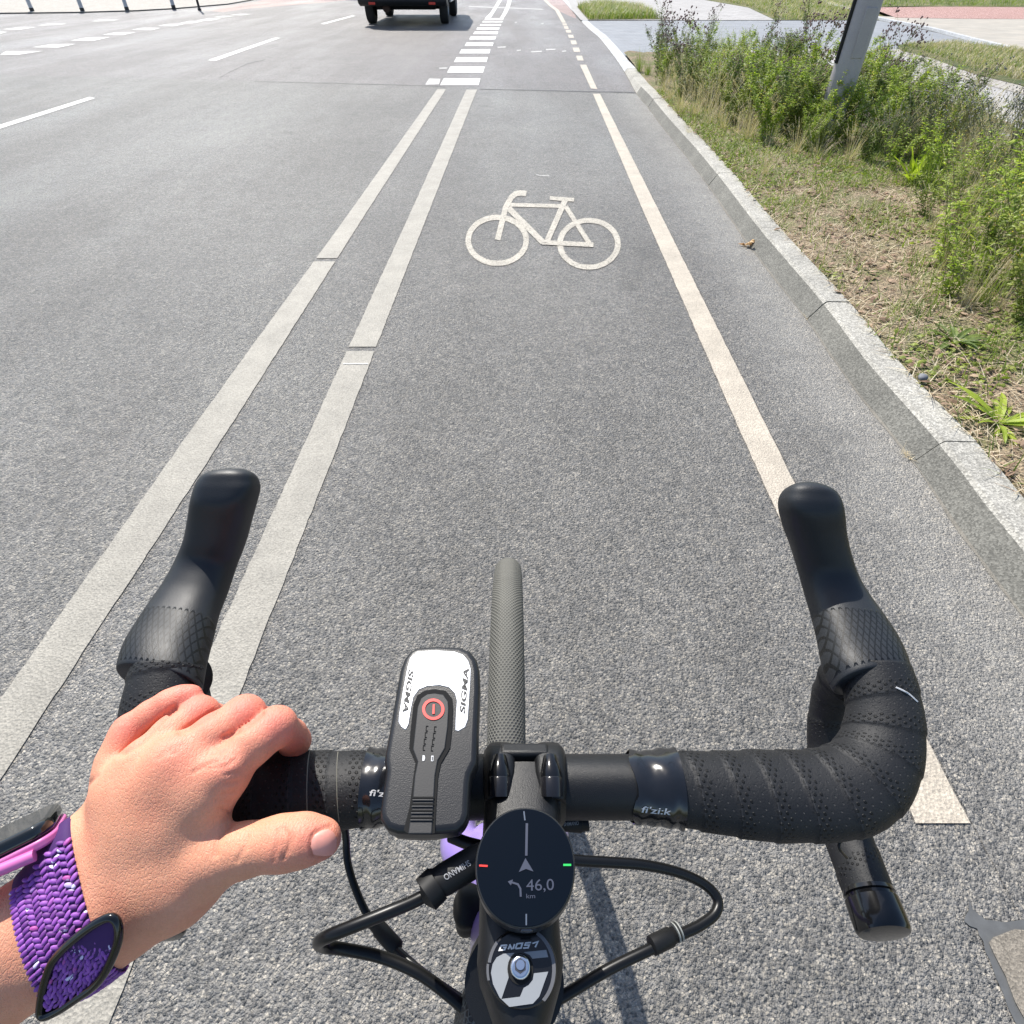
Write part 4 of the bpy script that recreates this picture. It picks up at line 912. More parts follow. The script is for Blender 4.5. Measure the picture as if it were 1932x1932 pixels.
scr('turn_arrow', [[(506, 872), (503, 805), (482, 768), (430, 752)]], 16, M['scr_dim']); slab('turn_arrow', [E(*p) for p in ((398, 745), (442, 728), (424, 778))], npl, .0001, M['scr_dim'], gl, off=.0007)
text_on('screen_text', '46,0', E(553, 822), E(783, 816), 22, lambda x, y, o: npl(x, y, .0006), M['scr_dim'], gl)
text_on('screen_text', 'km', E(553, 886), E(626, 884), 9, lambda x, y, o: npl(x, y, .0006), M['scr_dim'], gl)
slab('release_tab', [E(*p) for p in ((520, 1122), (595, 1122), (612, 1160), (500, 1160))], npl, .003, M['steel_dark'], comp, off=-.0010, bev=.0006)
cm = npl(992, 1638, -.0095)
tube('mount', [cm, cm+Vector((0, 0, -.014))], .013, M['rubber'], comp, ns=24)

# ------------------------------------------------------------------ the rider's left hand and forearm, one continuous surface
def smin(a, b, k):
    h = np.clip(.5+.5*(b-a)/k, 0, 1); return b*(1-h)+a*h-k*h*(1-h)
class Field:
    def __init__(s, lo, hi, res):
        s.lo = np.array(lo); s.res = res; s.n = np.ceil((np.array(hi)-s.lo)/res).astype(int)+1
        s.ax = [s.lo[i]+np.arange(s.n[i])*res for i in range(3)]
    def new(s): return np.full(s.n, .05, np.float32)
    def cone(s, F, a, b, ra, rb, k, squash=None):
        a, b = np.array(a, float), np.array(b, float); m_ = max(ra, rb)+k+.006
        lo = np.maximum(((np.minimum(a, b)-m_-s.lo)/s.res).astype(int), 0); hi = np.minimum(((np.maximum(a, b)+m_-s.lo)/s.res).astype(int)+2, s.n)
        if (hi <= lo).any(): return
        sl = tuple(slice(l, h) for l, h in zip(lo, hi)); X, Y, Z_ = np.meshgrid(*[s.ax[i][sl[i]] for i in range(3)], indexing='ij', sparse=True)
        ab = b-a; L2 = max(ab.dot(ab), 1e-12); t = np.clip(((X-a[0])*ab[0]+(Y-a[1])*ab[1]+(Z_-a[2])*ab[2])/L2, 0, 1)
        dx, dy, dz = X-a[0]-t*ab[0], Y-a[1]-t*ab[1], Z_-a[2]-t*ab[2]
        if squash is None: d = np.sqrt(dx*dx+dy*dy+dz*dz)
        else:
            n_, f = squash; n_ = np.array(n_); dn = dx*n_[0]+dy*n_[1]+dz*n_[2]; d = np.sqrt(np.maximum(dx*dx+dy*dy+dz*dz+dn*dn*(f*f-1), 0))
        F[sl] = smin(F[sl], (d-(ra+(rb-ra)*t)).astype(np.float32), k)
    def mesh(s, F):
        S = F < 0; A = S[:-1, :-1, :-1]; cnt = np.zeros(A.shape, np.int8)
        off = [(i, j, k) for i in (0, 1) for j in (0, 1) for k in (0, 1)]; n = s.n-1
        def cr(V, o): return V[o[0]:o[0]+n[0], o[1]:o[1]+n[1], o[2]:o[2]+n[2]]
        for o in off: cnt += cr(S, o)
        act = (cnt > 0) & (cnt < 8); idx = np.argwhere(act); ids = np.full(act.shape, -1, np.int64); ids[act] = np.arange(len(idx))
        vals = {o: F[idx[:, 0]+o[0], idx[:, 1]+o[1], idx[:, 2]+o[2]] for o in off}; acc = np.zeros((len(idx), 3)); c = np.zeros(len(idx))
        for o in off:
            for ax_ in range(3):
                if o[ax_] == 0:
                    p = list(o); p[ax_] = 1; p = tuple(p); v0, v1 = vals[o], vals[p]; m_ = (v0 < 0) != (v1 < 0); t = np.where(m_, v0/np.where(m_, v0-v1, 1), 0)
                    q = np.tile(np.array(o, float), (len(idx), 1)); q[:, ax_] += t; acc[m_] += q[m_]; c[m_] += 1
        V = (idx+acc/c[:, None])*s.res+s.lo; fs = []
        for ax_ in range(3):
            b_, c_ = [(1, 2), (2, 0), (0, 1)][ax_]; sl0 = [slice(1, -1)]*3; sl0[ax_] = slice(0, -1); sl1 = list(sl0); sl1[ax_] = slice(1, None)
            S0, S1 = S[tuple(sl0)], S[tuple(sl1)]; e = np.argwhere(S0 != S1)+np.array([1 if i != ax_ else 0 for i in range(3)]); ins = S[e[:, 0], e[:, 1], e[:, 2]]
            def g(db, dc): q = e.copy(); q[:, b_] -= db; q[:, c_] -= dc; return ids[q[:, 0], q[:, 1], q[:, 2]]
            f = np.stack([g(1, 1), g(0, 1), g(0, 0), g(1, 0)], 1); f[~ins] = f[~ins][:, ::-1]; fs.append(f)
        f = np.concatenate(fs); f = f[(f >= 0).all(1)]; return V, f
WC = np.array(P(136, 1712, .273)); cu = np.array(RX)*.90+np.array(UP)*.36+np.array(FW)*.55; cu /= np.linalg.norm(cu)     # wrist centre; forearm axis towards the hand
HZ = .005                                                # settle the whole hand on the bar
def H(px, py, z): return np.array(P(px, py, z+HZ))
fld = Field((-.40, -.12, .82), (-.065, .19, 1.10), .0011)
palm = fld.new()
DN = np.array(UP.cross(RX)); VN = -(np.array(P(250, 1560, 1))-np.array(CAMP)); VN /= np.linalg.norm(VN)   # towards the viewer
for a, b, ra, rb in (((186, 1590, .272), (216, 1462, .280), .0120, .0078), ((208, 1610, .266), (264, 1466, .2705), .0140, .0100), ((240, 1625, .262), (332, 1440, .2665), .0150, .0108), ((270, 1640, .262), (414, 1462, .2670), .0150, .0106), ((236, 1482, .2725), (330, 1456, .2665), .0100, .0108), ((330, 1448, .2665), (408, 1468, .2665), .0108, .0104), ((240, 1500, .268), (370, 1510, .2640), .0120, .0122), ((260, 1560, .265), (330, 1570, .2630), .0130, .0130),
                     ((150, 1620, .268), (220, 1700, .262), .0150, .0180), ((235, 1722, .262), (330, 1672, .262), .0188, .0160), ((330, 1672, .262), (400, 1622, .2605), .0160, .0128),
                     ((300, 1640, .262), (376, 1540, .268), .0135, .0085), ((158, 1615, .270), (118, 1685, .268), .0150, .0170), ((215, 1710, .262), (130, 1770, .262), .0190, .0200), ((115, 1710, .266), (155, 1775, .262), .0190, .0195)):
    fld.cone(palm, H(*a), H(*b), ra, rb, .011)
fore = fld.new()
for off_, r0_ in ((0.0, .0180), (.0105, .0175)):
    for t0, t1, r1, r2 in ((-.004, .03, r0_, r0_+.003), (.03, .09, r0_+.003, r0_+.009), (.09, .24, r0_+.009, r0_+.018)):
        o_ = WC-np.array(UP)*off_; fld.cone(fore, o_-cu*t0, o_-cu*t1, r1, r2, .012)
fingers = fld.new()
def finger(ch, kk=.0035):
    F = fld.new()
    for (a, b) in zip(ch[:-1], ch[1:]): fld.cone(F, H(*a[:3]), H(*b[:3]), a[3], b[3], kk)
    return F
chains = [[(400, 1480, .267, .0095), (424, 1456, .2665, .0103), (480, 1402, .273, .0092), (521, 1371, .281, .0094), (548, 1387, .303, .0080), (556, 1398, .312, .0080), (548, 1440, .328, .0070)],
          [(322, 1450, .265, .0100), (340, 1432, .2665, .0103), (405, 1386, .275, .0094), (462, 1350, .286, .0096), (488, 1364, .304, .0082), (498, 1376, .314, .0078), (496, 1420, .328, .0070)],
          [(255, 1450, .270, .0095), (272, 1436, .2705, .0097), (325, 1386, .281, .0089), (376, 1349, .292, .0091), (404, 1358, .306, .0076), (414, 1366, .314, .0072), (416, 1400, .324, .0066)],
          [(214, 1460, .279, .0086), (220, 1436, .281, .0086), (234, 1404, .284, .0080), (246, 1380, .287, .0082), (286, 1350, .290, .0073), (320, 1329, .292, .0071), (344, 1318, .294, .0063), (362, 1312, .295, .0053)]]
for ch in chains:
    F = finger(ch); fingers = np.minimum(fingers, F)
F = finger([(370, 1650, .262, .0140), (400, 1622, .2605, .0128), (460, 1604, .260, .0112), (520, 1592, .260, .0109), (540, 1590, .260, .0113), (575, 1584, .261, .0108), (606, 1582, .262, .0090)])
fingers = np.minimum(fingers, F)
tot = smin(palm, fingers, .0042); tot = smin(tot, fore, .010)
# soft relief: tendons, knuckles, veins
for a, b, r_, k in (((425, 1456, .2600), (432, 1450, .2605), .0040, .008),):
    fld.cone(tot, H(*a), H(*b), r_, r_, k)
V, Fc = fld.mesh(tot); del palm, fore, fingers, tot
# smooth, then press creases in
ne = np.concatenate([Fc[:, [0, 1]], Fc[:, [1, 2]], Fc[:, [2, 3]], Fc[:, [3, 0]]]); 
for it in range(3):
    acc = np.zeros_like(V); cn = np.zeros(len(V)); np.add.at(acc, ne[:, 0], V[ne[:, 1]]); np.add.at(cn, ne[:, 0], 1); V = V*.5+.5*acc/cn[:, None]
def to_px(V):
    q = V-np.array(CAMP); z = q@np.array(FW); return CXY+FPX*(q@np.array(RX))/z, CXY-FPX*(q@np.array(UP))/z, z
fn = np.cross(V[Fc[:, 2]]-V[Fc[:, 0]], V[Fc[:, 3]]-V[Fc[:, 1]]); vn = np.zeros_like(V)
for k in range(4): np.add.at(vn, Fc[:, k], fn)
vn /= np.linalg.norm(vn, axis=1)[:, None]+1e-12
px, py, zz = to_px(V); facing = ((np.array(CAMP)-V)*vn).sum(1) > 0
H6 = lambda x, y: (113.2+x*.293, 1245.2+y*.293)
def seg_d(pts):
    d = np.full(len(V), 1e9)
    for a, b in zip(pts[:-1], pts[1:]):
        a, b = np.array(a), np.array(b); ab = b-a; t = np.clip(((px-a[0])*ab[0]+(py-a[1])*ab[1])/ab.dot(ab), 0, 1); d = np.minimum(d, np.hypot(px-a[0]-t*ab[0], py-a[1]-t*ab[1]))
    return d
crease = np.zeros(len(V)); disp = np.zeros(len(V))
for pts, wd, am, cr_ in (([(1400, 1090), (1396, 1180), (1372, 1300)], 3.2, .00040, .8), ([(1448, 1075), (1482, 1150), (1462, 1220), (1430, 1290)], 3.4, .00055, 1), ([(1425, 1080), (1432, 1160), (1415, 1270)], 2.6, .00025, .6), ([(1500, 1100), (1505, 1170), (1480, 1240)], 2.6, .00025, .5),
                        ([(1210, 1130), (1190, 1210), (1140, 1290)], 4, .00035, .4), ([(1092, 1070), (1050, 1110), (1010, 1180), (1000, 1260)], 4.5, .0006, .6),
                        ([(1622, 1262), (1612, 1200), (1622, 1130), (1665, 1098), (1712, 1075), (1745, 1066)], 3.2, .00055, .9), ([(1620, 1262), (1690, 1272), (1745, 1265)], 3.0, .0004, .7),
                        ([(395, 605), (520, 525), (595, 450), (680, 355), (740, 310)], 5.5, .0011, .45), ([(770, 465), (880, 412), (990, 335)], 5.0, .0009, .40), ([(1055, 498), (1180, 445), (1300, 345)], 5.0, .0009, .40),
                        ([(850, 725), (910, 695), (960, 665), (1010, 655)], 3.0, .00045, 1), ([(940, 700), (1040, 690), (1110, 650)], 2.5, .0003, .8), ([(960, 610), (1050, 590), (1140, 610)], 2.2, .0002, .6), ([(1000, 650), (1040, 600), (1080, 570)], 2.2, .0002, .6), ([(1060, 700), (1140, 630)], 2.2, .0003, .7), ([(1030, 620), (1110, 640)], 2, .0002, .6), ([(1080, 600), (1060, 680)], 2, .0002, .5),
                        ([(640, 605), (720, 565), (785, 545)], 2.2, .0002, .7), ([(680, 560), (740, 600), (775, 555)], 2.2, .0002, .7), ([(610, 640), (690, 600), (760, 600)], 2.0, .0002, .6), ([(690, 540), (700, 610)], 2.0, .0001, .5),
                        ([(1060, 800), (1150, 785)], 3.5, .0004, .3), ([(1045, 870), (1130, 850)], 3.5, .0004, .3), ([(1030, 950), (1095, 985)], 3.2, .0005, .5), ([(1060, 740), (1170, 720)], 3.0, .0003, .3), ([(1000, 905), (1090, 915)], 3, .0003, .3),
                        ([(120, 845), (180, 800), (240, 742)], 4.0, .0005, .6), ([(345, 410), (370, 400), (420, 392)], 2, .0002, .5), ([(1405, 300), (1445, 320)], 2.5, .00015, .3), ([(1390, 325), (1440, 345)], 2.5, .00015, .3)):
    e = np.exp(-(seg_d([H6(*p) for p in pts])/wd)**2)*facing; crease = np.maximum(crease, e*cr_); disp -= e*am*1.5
V += vn*disp[:, None]
# warm tint at finger ends and knuckles, paler towards the wrist
tint = np.zeros(len(V))
for c, r_, am in (((361, 1306), 36, 1), ((600, 1584), 55, .9), ((521, 1366), 48, .75), ((465, 1338), 44, .75), ((378, 1337), 42, .75), ((237, 1372), 36, .65), ((556, 1395), 34, .9), ((425, 1440), 60, .5), ((335, 1425), 55, .45), ((300, 1330), 50, .5), ((530, 1600), 50, .45)):
    tint = np.maximum(tint, am*np.exp(-((px-c[0])**2+(py-c[1])**2)/r_**2))
tint = np.clip(tint+.40*np.clip((1560-py)/260, 0, 1)*(px < 640), 0, 1)
def skin():
    m = N('skin'); at = m.n('Attribute', attribute_name='tint').outputs['Fac']; cr = m.n('Attribute', attribute_name='crease').outputs['Fac']
    mot = m.noise(110, 4, .65); fine = m.noise(700, 3, .7); pores = m.vor(1500)
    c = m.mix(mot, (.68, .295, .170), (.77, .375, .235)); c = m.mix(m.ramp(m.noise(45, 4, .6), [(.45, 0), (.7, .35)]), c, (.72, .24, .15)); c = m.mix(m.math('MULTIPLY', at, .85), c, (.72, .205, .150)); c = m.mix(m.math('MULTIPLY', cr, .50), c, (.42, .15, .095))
    c = m.mix(1.0, c, m.ramp(fine, [(.3, .93), (.7, 1.04)]), 'MULTIPLY')
    m.p(Base_Color=c, Roughness=m.ramp(mot, [(.3, .50), (.7, .62)])); b = m.b
    b.inputs['Subsurface Weight'].default_value = .18; b.inputs['Subsurface Radius'].default_value = (1.0, .35, .18); b.inputs['Subsurface Scale'].default_value = .004
    b.inputs['Specular IOR Level'].default_value = .42
    mp = m.n('Mapping'); m.set(mp.inputs[0], m.pos()); mp.inputs['Rotation'].default_value = (.3, .2, .7); mp.inputs['Scale'].default_value = (700, 260, 500)
    ln_ = m.vor(1.0, 'DISTANCE_TO_EDGE', vec=mp.outputs[0])
    h = m.math('ADD', m.math('MULTIPLY', m.ramp(ln_, [(0, 0), (.12, 1)]), .5), m.math('MULTIPLY', fine, .8)); h = m.math('ADD', h, m.math('MULTIPLY', pores, .5))
    m.bump(h, .65, .00030); return m.m
M['skin'] = skin()
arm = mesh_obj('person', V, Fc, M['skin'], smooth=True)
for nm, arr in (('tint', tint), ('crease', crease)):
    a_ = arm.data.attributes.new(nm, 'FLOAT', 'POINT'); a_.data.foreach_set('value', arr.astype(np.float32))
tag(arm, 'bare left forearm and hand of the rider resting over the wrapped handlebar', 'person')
arms = Surf(arm)
# nails lie on the skin
def nail(name, rows, mat):
    vs, fs = [], []; nc = len(rows[0]); 
    for i, r_ in enumerate(rows):
        for j, p in enumerate(r_):
            u, v = j/(nc-1)*2-1, i/(len(rows)-1)*2-1
            q = arms(*p, .00025+.00045*(1-u*u)*(1-.5*v*v)); vs.append(q if q is not None else P(p[0], p[1], .262))
    for i in range(len(rows)-1):
        for j in range(nc-1): a = i*nc+j; fs.append([a, a+1, a+nc+1, a+nc])
    return mesh_obj(name, vs, fs, mat, arm, smooth=True)
T4 = lambda x, y: (x*.375, 1207.5+y*.375)
def nailgrid(o, n=11):
    """o: outline given as left side bottom->top, right side bottom->top"""
    L_, R_ = o; out = []
    for i in range(n):
        t = i/(n-1); l = [np.interp(t, np.linspace(0, 1, len(L_)), [p[k] for p in L_]) for k in (0, 1)]; r_ = [np.interp(t, np.linspace(0, 1, len(R_)), [p[k] for p in R_]) for k in (0, 1)]
        out.append([(l[0]+(r_[0]-l[0])*s, l[1]+(r_[1]-l[1])*s) for s in np.linspace(0, 1, n)])
    return out
def nail_mat():
    m = N('fingernail'); m.p(Base_Color=(.78, .34, .27, 1), Roughness=.40); m.b.inputs['Specular IOR Level'].default_value = .25; m.b.inputs['Coat Weight'].default_value = .0; m.b.inputs['Subsurface Weight'].default_value = .1; m.b.inputs['Subsurface Scale'].default_value = .003; return m.m
M['nail'] = nail_mat()
nail('thumbnail', nailgrid(([T4(1578, 1076), T4(1566, 1040), T4(1568, 1005), T4(1585, 980), T4(1612, 962), T4(1640, 955)], [T4(1640, 1084), T4(1672, 1078), T4(1690, 1040), T4(1692, 1005), T4(1680, 972), T4(1660, 956)])), M['nail'])

# ------------------------------------------------------------------ watch with braided band
ND = np.array(RX)*(-.34)+np.array(UP)*.92+np.array(FW)*(-.04); ND -= cu*ND.dot(cu); ND /= np.linalg.norm(ND); WD = np.cross(cu, ND)
if WD.dot(-np.array(FW)) < 0: WD = -WD                     # WD points to the viewer side
bv = arms.t
def ringpt(t, th, off):
    o = WC+cu*t; d = ND*math.cos(th)+WD*math.sin(th); h = bv.ray_cast(Vector(o), Vector(d)); return h[3] if h[0] is not None else .03
NTH = 120; ths = np.linspace(0, 2*math.pi, NTH, endpoint=False); rad = np.array([[ringpt(t, th, 0) for t in (-.013, -.0065, 0, .0065, .013)] for th in ths])
rad = np.minimum(rad, .045); kern = np.ones(9)/9
rad = np.stack([np.convolve(np.r_[rad[-4:, k], rad[:, k], rad[:4, k]], kern, 'valid') for k in range(5)], 1)
def bandpt(t, th, off=0.0):
    x = (th % (2*math.pi))/(2*math.pi)*NTH; i = int(x) % NTH; f = x-int(x); tt = np.linspace(-.013, .013, 5)
    r_ = np.interp(t, tt, rad[i])*(1-f)+np.interp(t, tt, rad[(i+1) % NTH])*f
    if t > .011: r_ += 0
    return WC+cu*t+(ND*math.cos(th)+WD*math.sin(th))*(r_+off)
watch = empty('watch', Vector(WC)); tag(watch, 'pink cased watch on a braided purple band around the left wrist', 'watch')
BW = .0136
vs, fs = [], []; nt_ = 9
for i in range(NTH):
    for k in range(nt_):
        t = -BW+2*BW*k/(nt_-1); e = abs(2*k/(nt_-1)-1); vs.append(bandpt(t, ths[i], .0012-.0006*e**3))
    for k in range(nt_): t = BW-2*BW*k/(nt_-1); vs.append(bandpt(t, ths[i], -.0010))
m_ = 2*nt_
for i in range(NTH):
    j = (i+1) % NTH
    for k in range(m_): fs.append([i*m_+k, j*m_+k, j*m_+(k+1) % m_, i*m_+(k+1) % m_])
M['band_core'] = plain('dark_purple_yarn', (.045, .010, .10), .8)
bnd = mesh_obj('watch_band', vs, fs, M['band_core'], watch, smooth=True)
def yarn():
    m = N('purple_yarn'); at = m.n('Attribute', attribute_name='shade').outputs['Fac']; fl = m.vor(420, out='Color'); s_ = m.n('SeparateColor'); m.set(s_.inputs[0], fl)
    c = m.ramp(at, [(0, (.14, .025, .22)), (.5, (.23, .05, .36)), (.93, (.31, .085, .44)), (1, (.40, .05, .28))]); c = m.mix(m.ramp(s_.outputs[0], [(.965, 0), (.975, 1)]), c, (.65, .60, .80))
    m.p(Base_Color=c, Roughness=.55); m.b.inputs['Sheen Weight'].default_value = .2; m.bump(m.noise(2600, 2), .35, .0002); return m.m
M['yarn'] = yarn()
bm = bmesh.new(); bmesh.ops.create_icosphere(bm, subdivisions=2, radius=1); sv = np.array([v.co[:] for v in bm.verts]); sf = [[v.index for v in f.verts] for f in bm.faces]; bm.free()
vs, fs, sh = [], [], []
def bead(c, u, v, n, a, b, h):
    k = len(vs); q = c+sv[:, :1]*u*a+sv[:, 1:2]*v*b+sv[:, 2:]*n*h; vs.extend(q); fs.extend([[k+i for i in f] for f in sf]); sh.extend([rnd.random()]*len(sv))
ncol = 10; pc2 = 2*BW/ncol; rows_ = 74
for i in range(rows_):
    th = 2*math.pi*i/rows_
    if math.cos(th) > .88: continue
    for k in range(ncol):
        t = -BW+pc2*(k+.5); th_ = th+(k % 2)*math.pi/rows_; c = bandpt(t, th_, .0016); c2 = bandpt(t, th_+.02, .0016); tg = (c2-c)/np.linalg.norm(c2-c); n_ = np.cross(tg, cu); n_ /= np.linalg.norm(n_)
        if n_.dot(c-WC) < 0: n_ = -n_
        al_ = (k % 2 == 0); a_ = rnd.uniform(-.12, .12)
        if k <= 1: u_ = cu*.93-tg*.35; L_, W_ = .0019, .00112
        elif al_: u_ = cu*.80+tg*(.62+a_); L_, W_ = .0020, .00108
        else: u_ = cu*.80-tg*(.62+a_); L_, W_ = .0020, .00108
        u_ /= np.linalg.norm(u_); v_ = np.cross(n_, u_); bead(c, u_, v_, n_, L_, W_, .00070)
br_ = mesh_obj('band_braid', vs, fs, M['yarn'], bnd, smooth=True)
a_ = br_.data.attributes.new('shade', 'FLOAT', 'POINT'); a_.data.foreach_set('value', np.array(sh, np.float32))
# watch case on the back of the wrist
M['pink'] = plain('pink_case', (.62, .16, .42), .35); M['pink2'] = plain('pink_lug', (.62, .16, .42), .4)
M['watch_glass'] = plain('watch_glass', (.008, .010, .010), .05, coat=.5)
r0 = ringpt(0, 0, 0); base = WC+ND*(r0+.0015)
def rounded(cx_, hx, hy, z0, z1, rr_, mat, name, par, dome=0.0, bev=.0012):
    vs, fs = [], []; out = []
    for sx_, sy_, a0 in ((1, 1, 0), (-1, 1, 90), (-1, -1, 180), (1, -1, 270)):
        for k in range(7): a = R(a0+k*15); out.append((sx_*(hx-rr_)+rr_*math.cos(a), sy_*(hy-rr_)+rr_*math.sin(a)))
    n = len(out); top = [base+cu*(x+cx_)+WD*y+ND*z1 for x, y in out]; bot = [base+cu*(x+cx_)+WD*y+ND*z0 for x, y in out]
    o = mesh_obj(name, top+bot, [list(range(n)), list(range(2*n-1, n-1, -1))]+[[i, n+i, n+(i+1) % n, (i+1) % n] for i in range(n)], mat, par, smooth=True, sharp=40)
    bm = bmesh.new(); bm.from_mesh(o.data); bmesh.ops.recalc_face_normals(bm, faces=bm.faces); bm.to_mesh(o.data); bm.free()
    bevel(o, bev, 4); return o
WX = -.012
rounded(WX, .0205, .0175, .0000, .0042, .008, M['pink'], 'watch_case', watch)
rounded(WX, .0200, .0170, .0040, .0108, .0078, M['watch_glass'], 'watch_screen', watch, bev=.0026)
lg = tube('lug', [base+cu*(WX-.013)+WD*.0165+ND*.001, base+cu*(WX+.012)+WD*.0185-ND*.0008], .0026, M['pink2'], watch, ns=14)
# black rimmed loop end of the band
B5 = lambda x, y: (x*.2577, 1434+y*.2577)
rim_px = [(868, 1235), (862, 1330), (825, 1440), (765, 1560), (680, 1660), (560, 1745), (440, 1825), (340, 1872), (300, 1860), (300, 1790), (325, 1650), (375, 1500), (450, 1400), (560, 1300), (680, 1210), (790, 1155), (845, 1170)]
zr = lambda x, y: .2355+.0000*x+ (y-1830)*.00002
rim = [tuple(P(*B5(x, y), zr(*B5(x, y)))) for x, y in rim_px]
rimc = catmull(rim, 6, True); rimc.append(rimc[0])
bk = tube('band_loop', rimc, .00175, M['gloss_black'], watch, ns=12, cap=False)
cen = np.mean(np.array(rim), 0); vs, fs = [], []; inn = catmull(rim, 4, True); n = len(inn)
nrm = np.array(CAMP)-cen; nrm /= np.linalg.norm(nrm)
for q in inn: vs.append(cen+(q-cen)*.97-nrm*.0010)
for q in inn: vs.append(cen+(q-cen)*1.0-nrm*.0060)
fs = [list(range(n))]+[[i, n+i, n+(i+1) % n, (i+1) % n] for i in range(n)]
mesh_obj('loop_patch', vs, fs, M['band_core'], watch, smooth=True, sharp=40)
vs, fs, sh = [], [], []
poly2 = np.array([B5(*p) for p in rim_px]); mnx, mny, mxx, mxy = poly2[:, 0].min(), poly2[:, 1].min(), poly2[:, 0].max(), poly2[:, 1].max()
def inside(x, y, pg):
    c = False; j = len(pg)-1
    for i in range(len(pg)):
        if (pg[i][1] > y) != (pg[j][1] > y) and x < (pg[j][0]-pg[i][0])*(y-pg[i][1])/(pg[j][1]-pg[i][1])+pg[i][0]: c = not c
        j = i
    return c
cp2 = poly2.mean(0); shr = cp2+(poly2-cp2)*.90
yy = mny; row = 0
while yy < mxy:
    xx = mnx+(row % 2)*6
    while xx < mxx:
        if inside(xx, yy, shr):
            c = np.array(P(xx+rnd.uniform(-1.5, 1.5), yy+rnd.uniform(-1.5, 1.5), .2360)); a = rnd.uniform(.5, 2.2); u_ = np.array(RX)*math.cos(a)+np.array(UP)*math.sin(a); bead(c, u_, np.cross(nrm, u_), nrm, .0016, .0010, .0009)
        xx += 9.5
    yy += 7.5; row += 1
lb_ = mesh_obj('loop_braid', vs, fs, M['yarn'], bk, smooth=True)
a_ = lb_.data.attributes.new('shade', 'FLOAT', 'POINT'); a_.data.foreach_set('value', np.array(sh, np.float32))
# ------------------------------------------------------------------ van driving ahead
M['van_paint'] = plain('dark_grey_car_paint', (.018, .019, .021), .3, coat=.3); M['van_side'] = plain('light_grey_car_paint', (.42, .43, .42), .35, coat=.3)
M['van_plastic'] = plain('black_bumper_plastic', (.022, .023, .025), .55); M['under'] = plain('underbody', (.015, .015, .015), .8); M['rust'] = plain('rusty_exhaust', (.05, .025, .02), .7, nscale=40, var=.3)
M['van_tyre'] = plain('van_tyre_rubber', (.018, .018, .019), .8); M['rimm'] = plain('wheel_rim', (.35, .35, .36), .35, metal=.7); M['reflector'] = plain('red_reflector', (.55, .03, .02), .25); M['win'] = plain('tinted_glass', (.01, .012, .015), .06)
gl_, gr_, gf_ = G(692, 45.7), G(846, 46.5), G(868, 31)
VX0, VX1, VYR, VYF = gl_.x-.02, gr_.x+.02, (gl_.y+gr_.y)/2+.35, G(866, 31).y+.30
van = empty('van', ((VX0+VX1)/2, VYR, 0)); tag(van, 'dark grey van driving ahead with red reflectors on its black rear bumper', 'van')
VR = VYR-.95; VF = VYF+.95; W2 = VX1-VX0
def prism_x(name, prof_, x0, x1, mat, parent, bev=0.0, topin=0.0):
    n = len(prof_); zt = max(p[1] for p in prof_); vs = []
    for x, s_ in ((x0, 1), (x1, -1)):
        for y, z in prof_: vs.append((x+s_*topin*max(0, (z-1.0))/(zt-1.0+1e-6), y, z))
    fs = [list(range(n)), list(range(2*n-1, n-1, -1))]+[[i, n+i, n+(i+1) % n, (i+1) % n] for i in range(n)]
    o = mesh_obj(name, vs, fs, mat, parent, smooth=True, sharp=35)
    bm = bmesh.new(); bm.from_mesh(o.data); bmesh.ops.recalc_face_normals(bm, faces=bm.faces); bm.to_mesh(o.data); bm.free()
    if bev: bevel(o, bev, 4)
    return o
prism_x('body', [(VR+.10, .62), (VR+.06, 1.1), (VR+.10, 1.75), (VR+.30, 2.18), (VR+1.2, 2.26), (VF-2.2, 2.24), (VF-1.5, 2.10), (VF-.85, 1.45), (VF-.1, 1.15), (VF, .70), (VF-.02, .48), (VYF+.42, .48), (VYF+.38, .70), (VYF+.2, .86), (VYF-.2, .86), (VYF-.38, .70), (VYF-.42, .48), (VYR+.42, .48), (VYR+.38, .70), (VYR+.2, .86), (VYR-.2, .86), (VYR-.38, .70), (VYR-.42, .52)], VX0, VX1, M['van_paint'], van, .05, .16)
prism_x('rear_bumper', [(VR+.02, .44), (VR-.04, .50), (VR-.05, .66), (VR+.03, .74), (VYR-.40, .74), (VYR-.44, .42), (VR+.2, .39)], VX0-.01, VX1+.01, M['van_plastic'], van, .03)
for s_ in (0, 1):
    x0, x1 = ((VX0-.012, VX0+.03), (VX1-.03, VX1+.012))[s_]
    prism_x('door_sill', [(VYR+.46, .42), (VYR+.44, .60), (VYF-.44, .60), (VYF-.46, .42)], x0, x1, M['van_side'], van, .01)
prism_x('underbody', [(VYR-.45, .42), (VYR-.3, .30), (VYR+.5, .36), (VYF-.6, .32), (VYF+.5, .34), (VYF+.6, .50), (VYR-.45, .50)], VX0+.35, VX1-.35, M['under'], van)
ex = tube('exhaust', [((VX0*.72+VX1*.28), VYR-.55, .34), ((VX0*.72+VX1*.28), VYR+.5, .36)], .09, M['rust'], van, ns=16)
tube('rear_axle', [(VX0+.2, VYR, .36), (VX1-.2, VYR, .36)], .06, M['under'], van, ns=12)
for xx in (VX0+.30, VX1-.42):
    vs, fs = [], []; box(vs, fs, (xx+.06, VR-.055, .455), .17, .02, .055); bevel(mesh_obj('reflector', vs, fs, M['reflector'], van, smooth=True, sharp=30), .008, 2)
for xx in (VX0+.09, VX1-.09):
    vs, fs = [], []; box(vs, fs, (xx, VR+.05, 1.15), .15, .06, .6); bevel(mesh_obj('tail_light', vs, fs, M['reflector'], van, smooth=True, sharp=30), .02, 3)
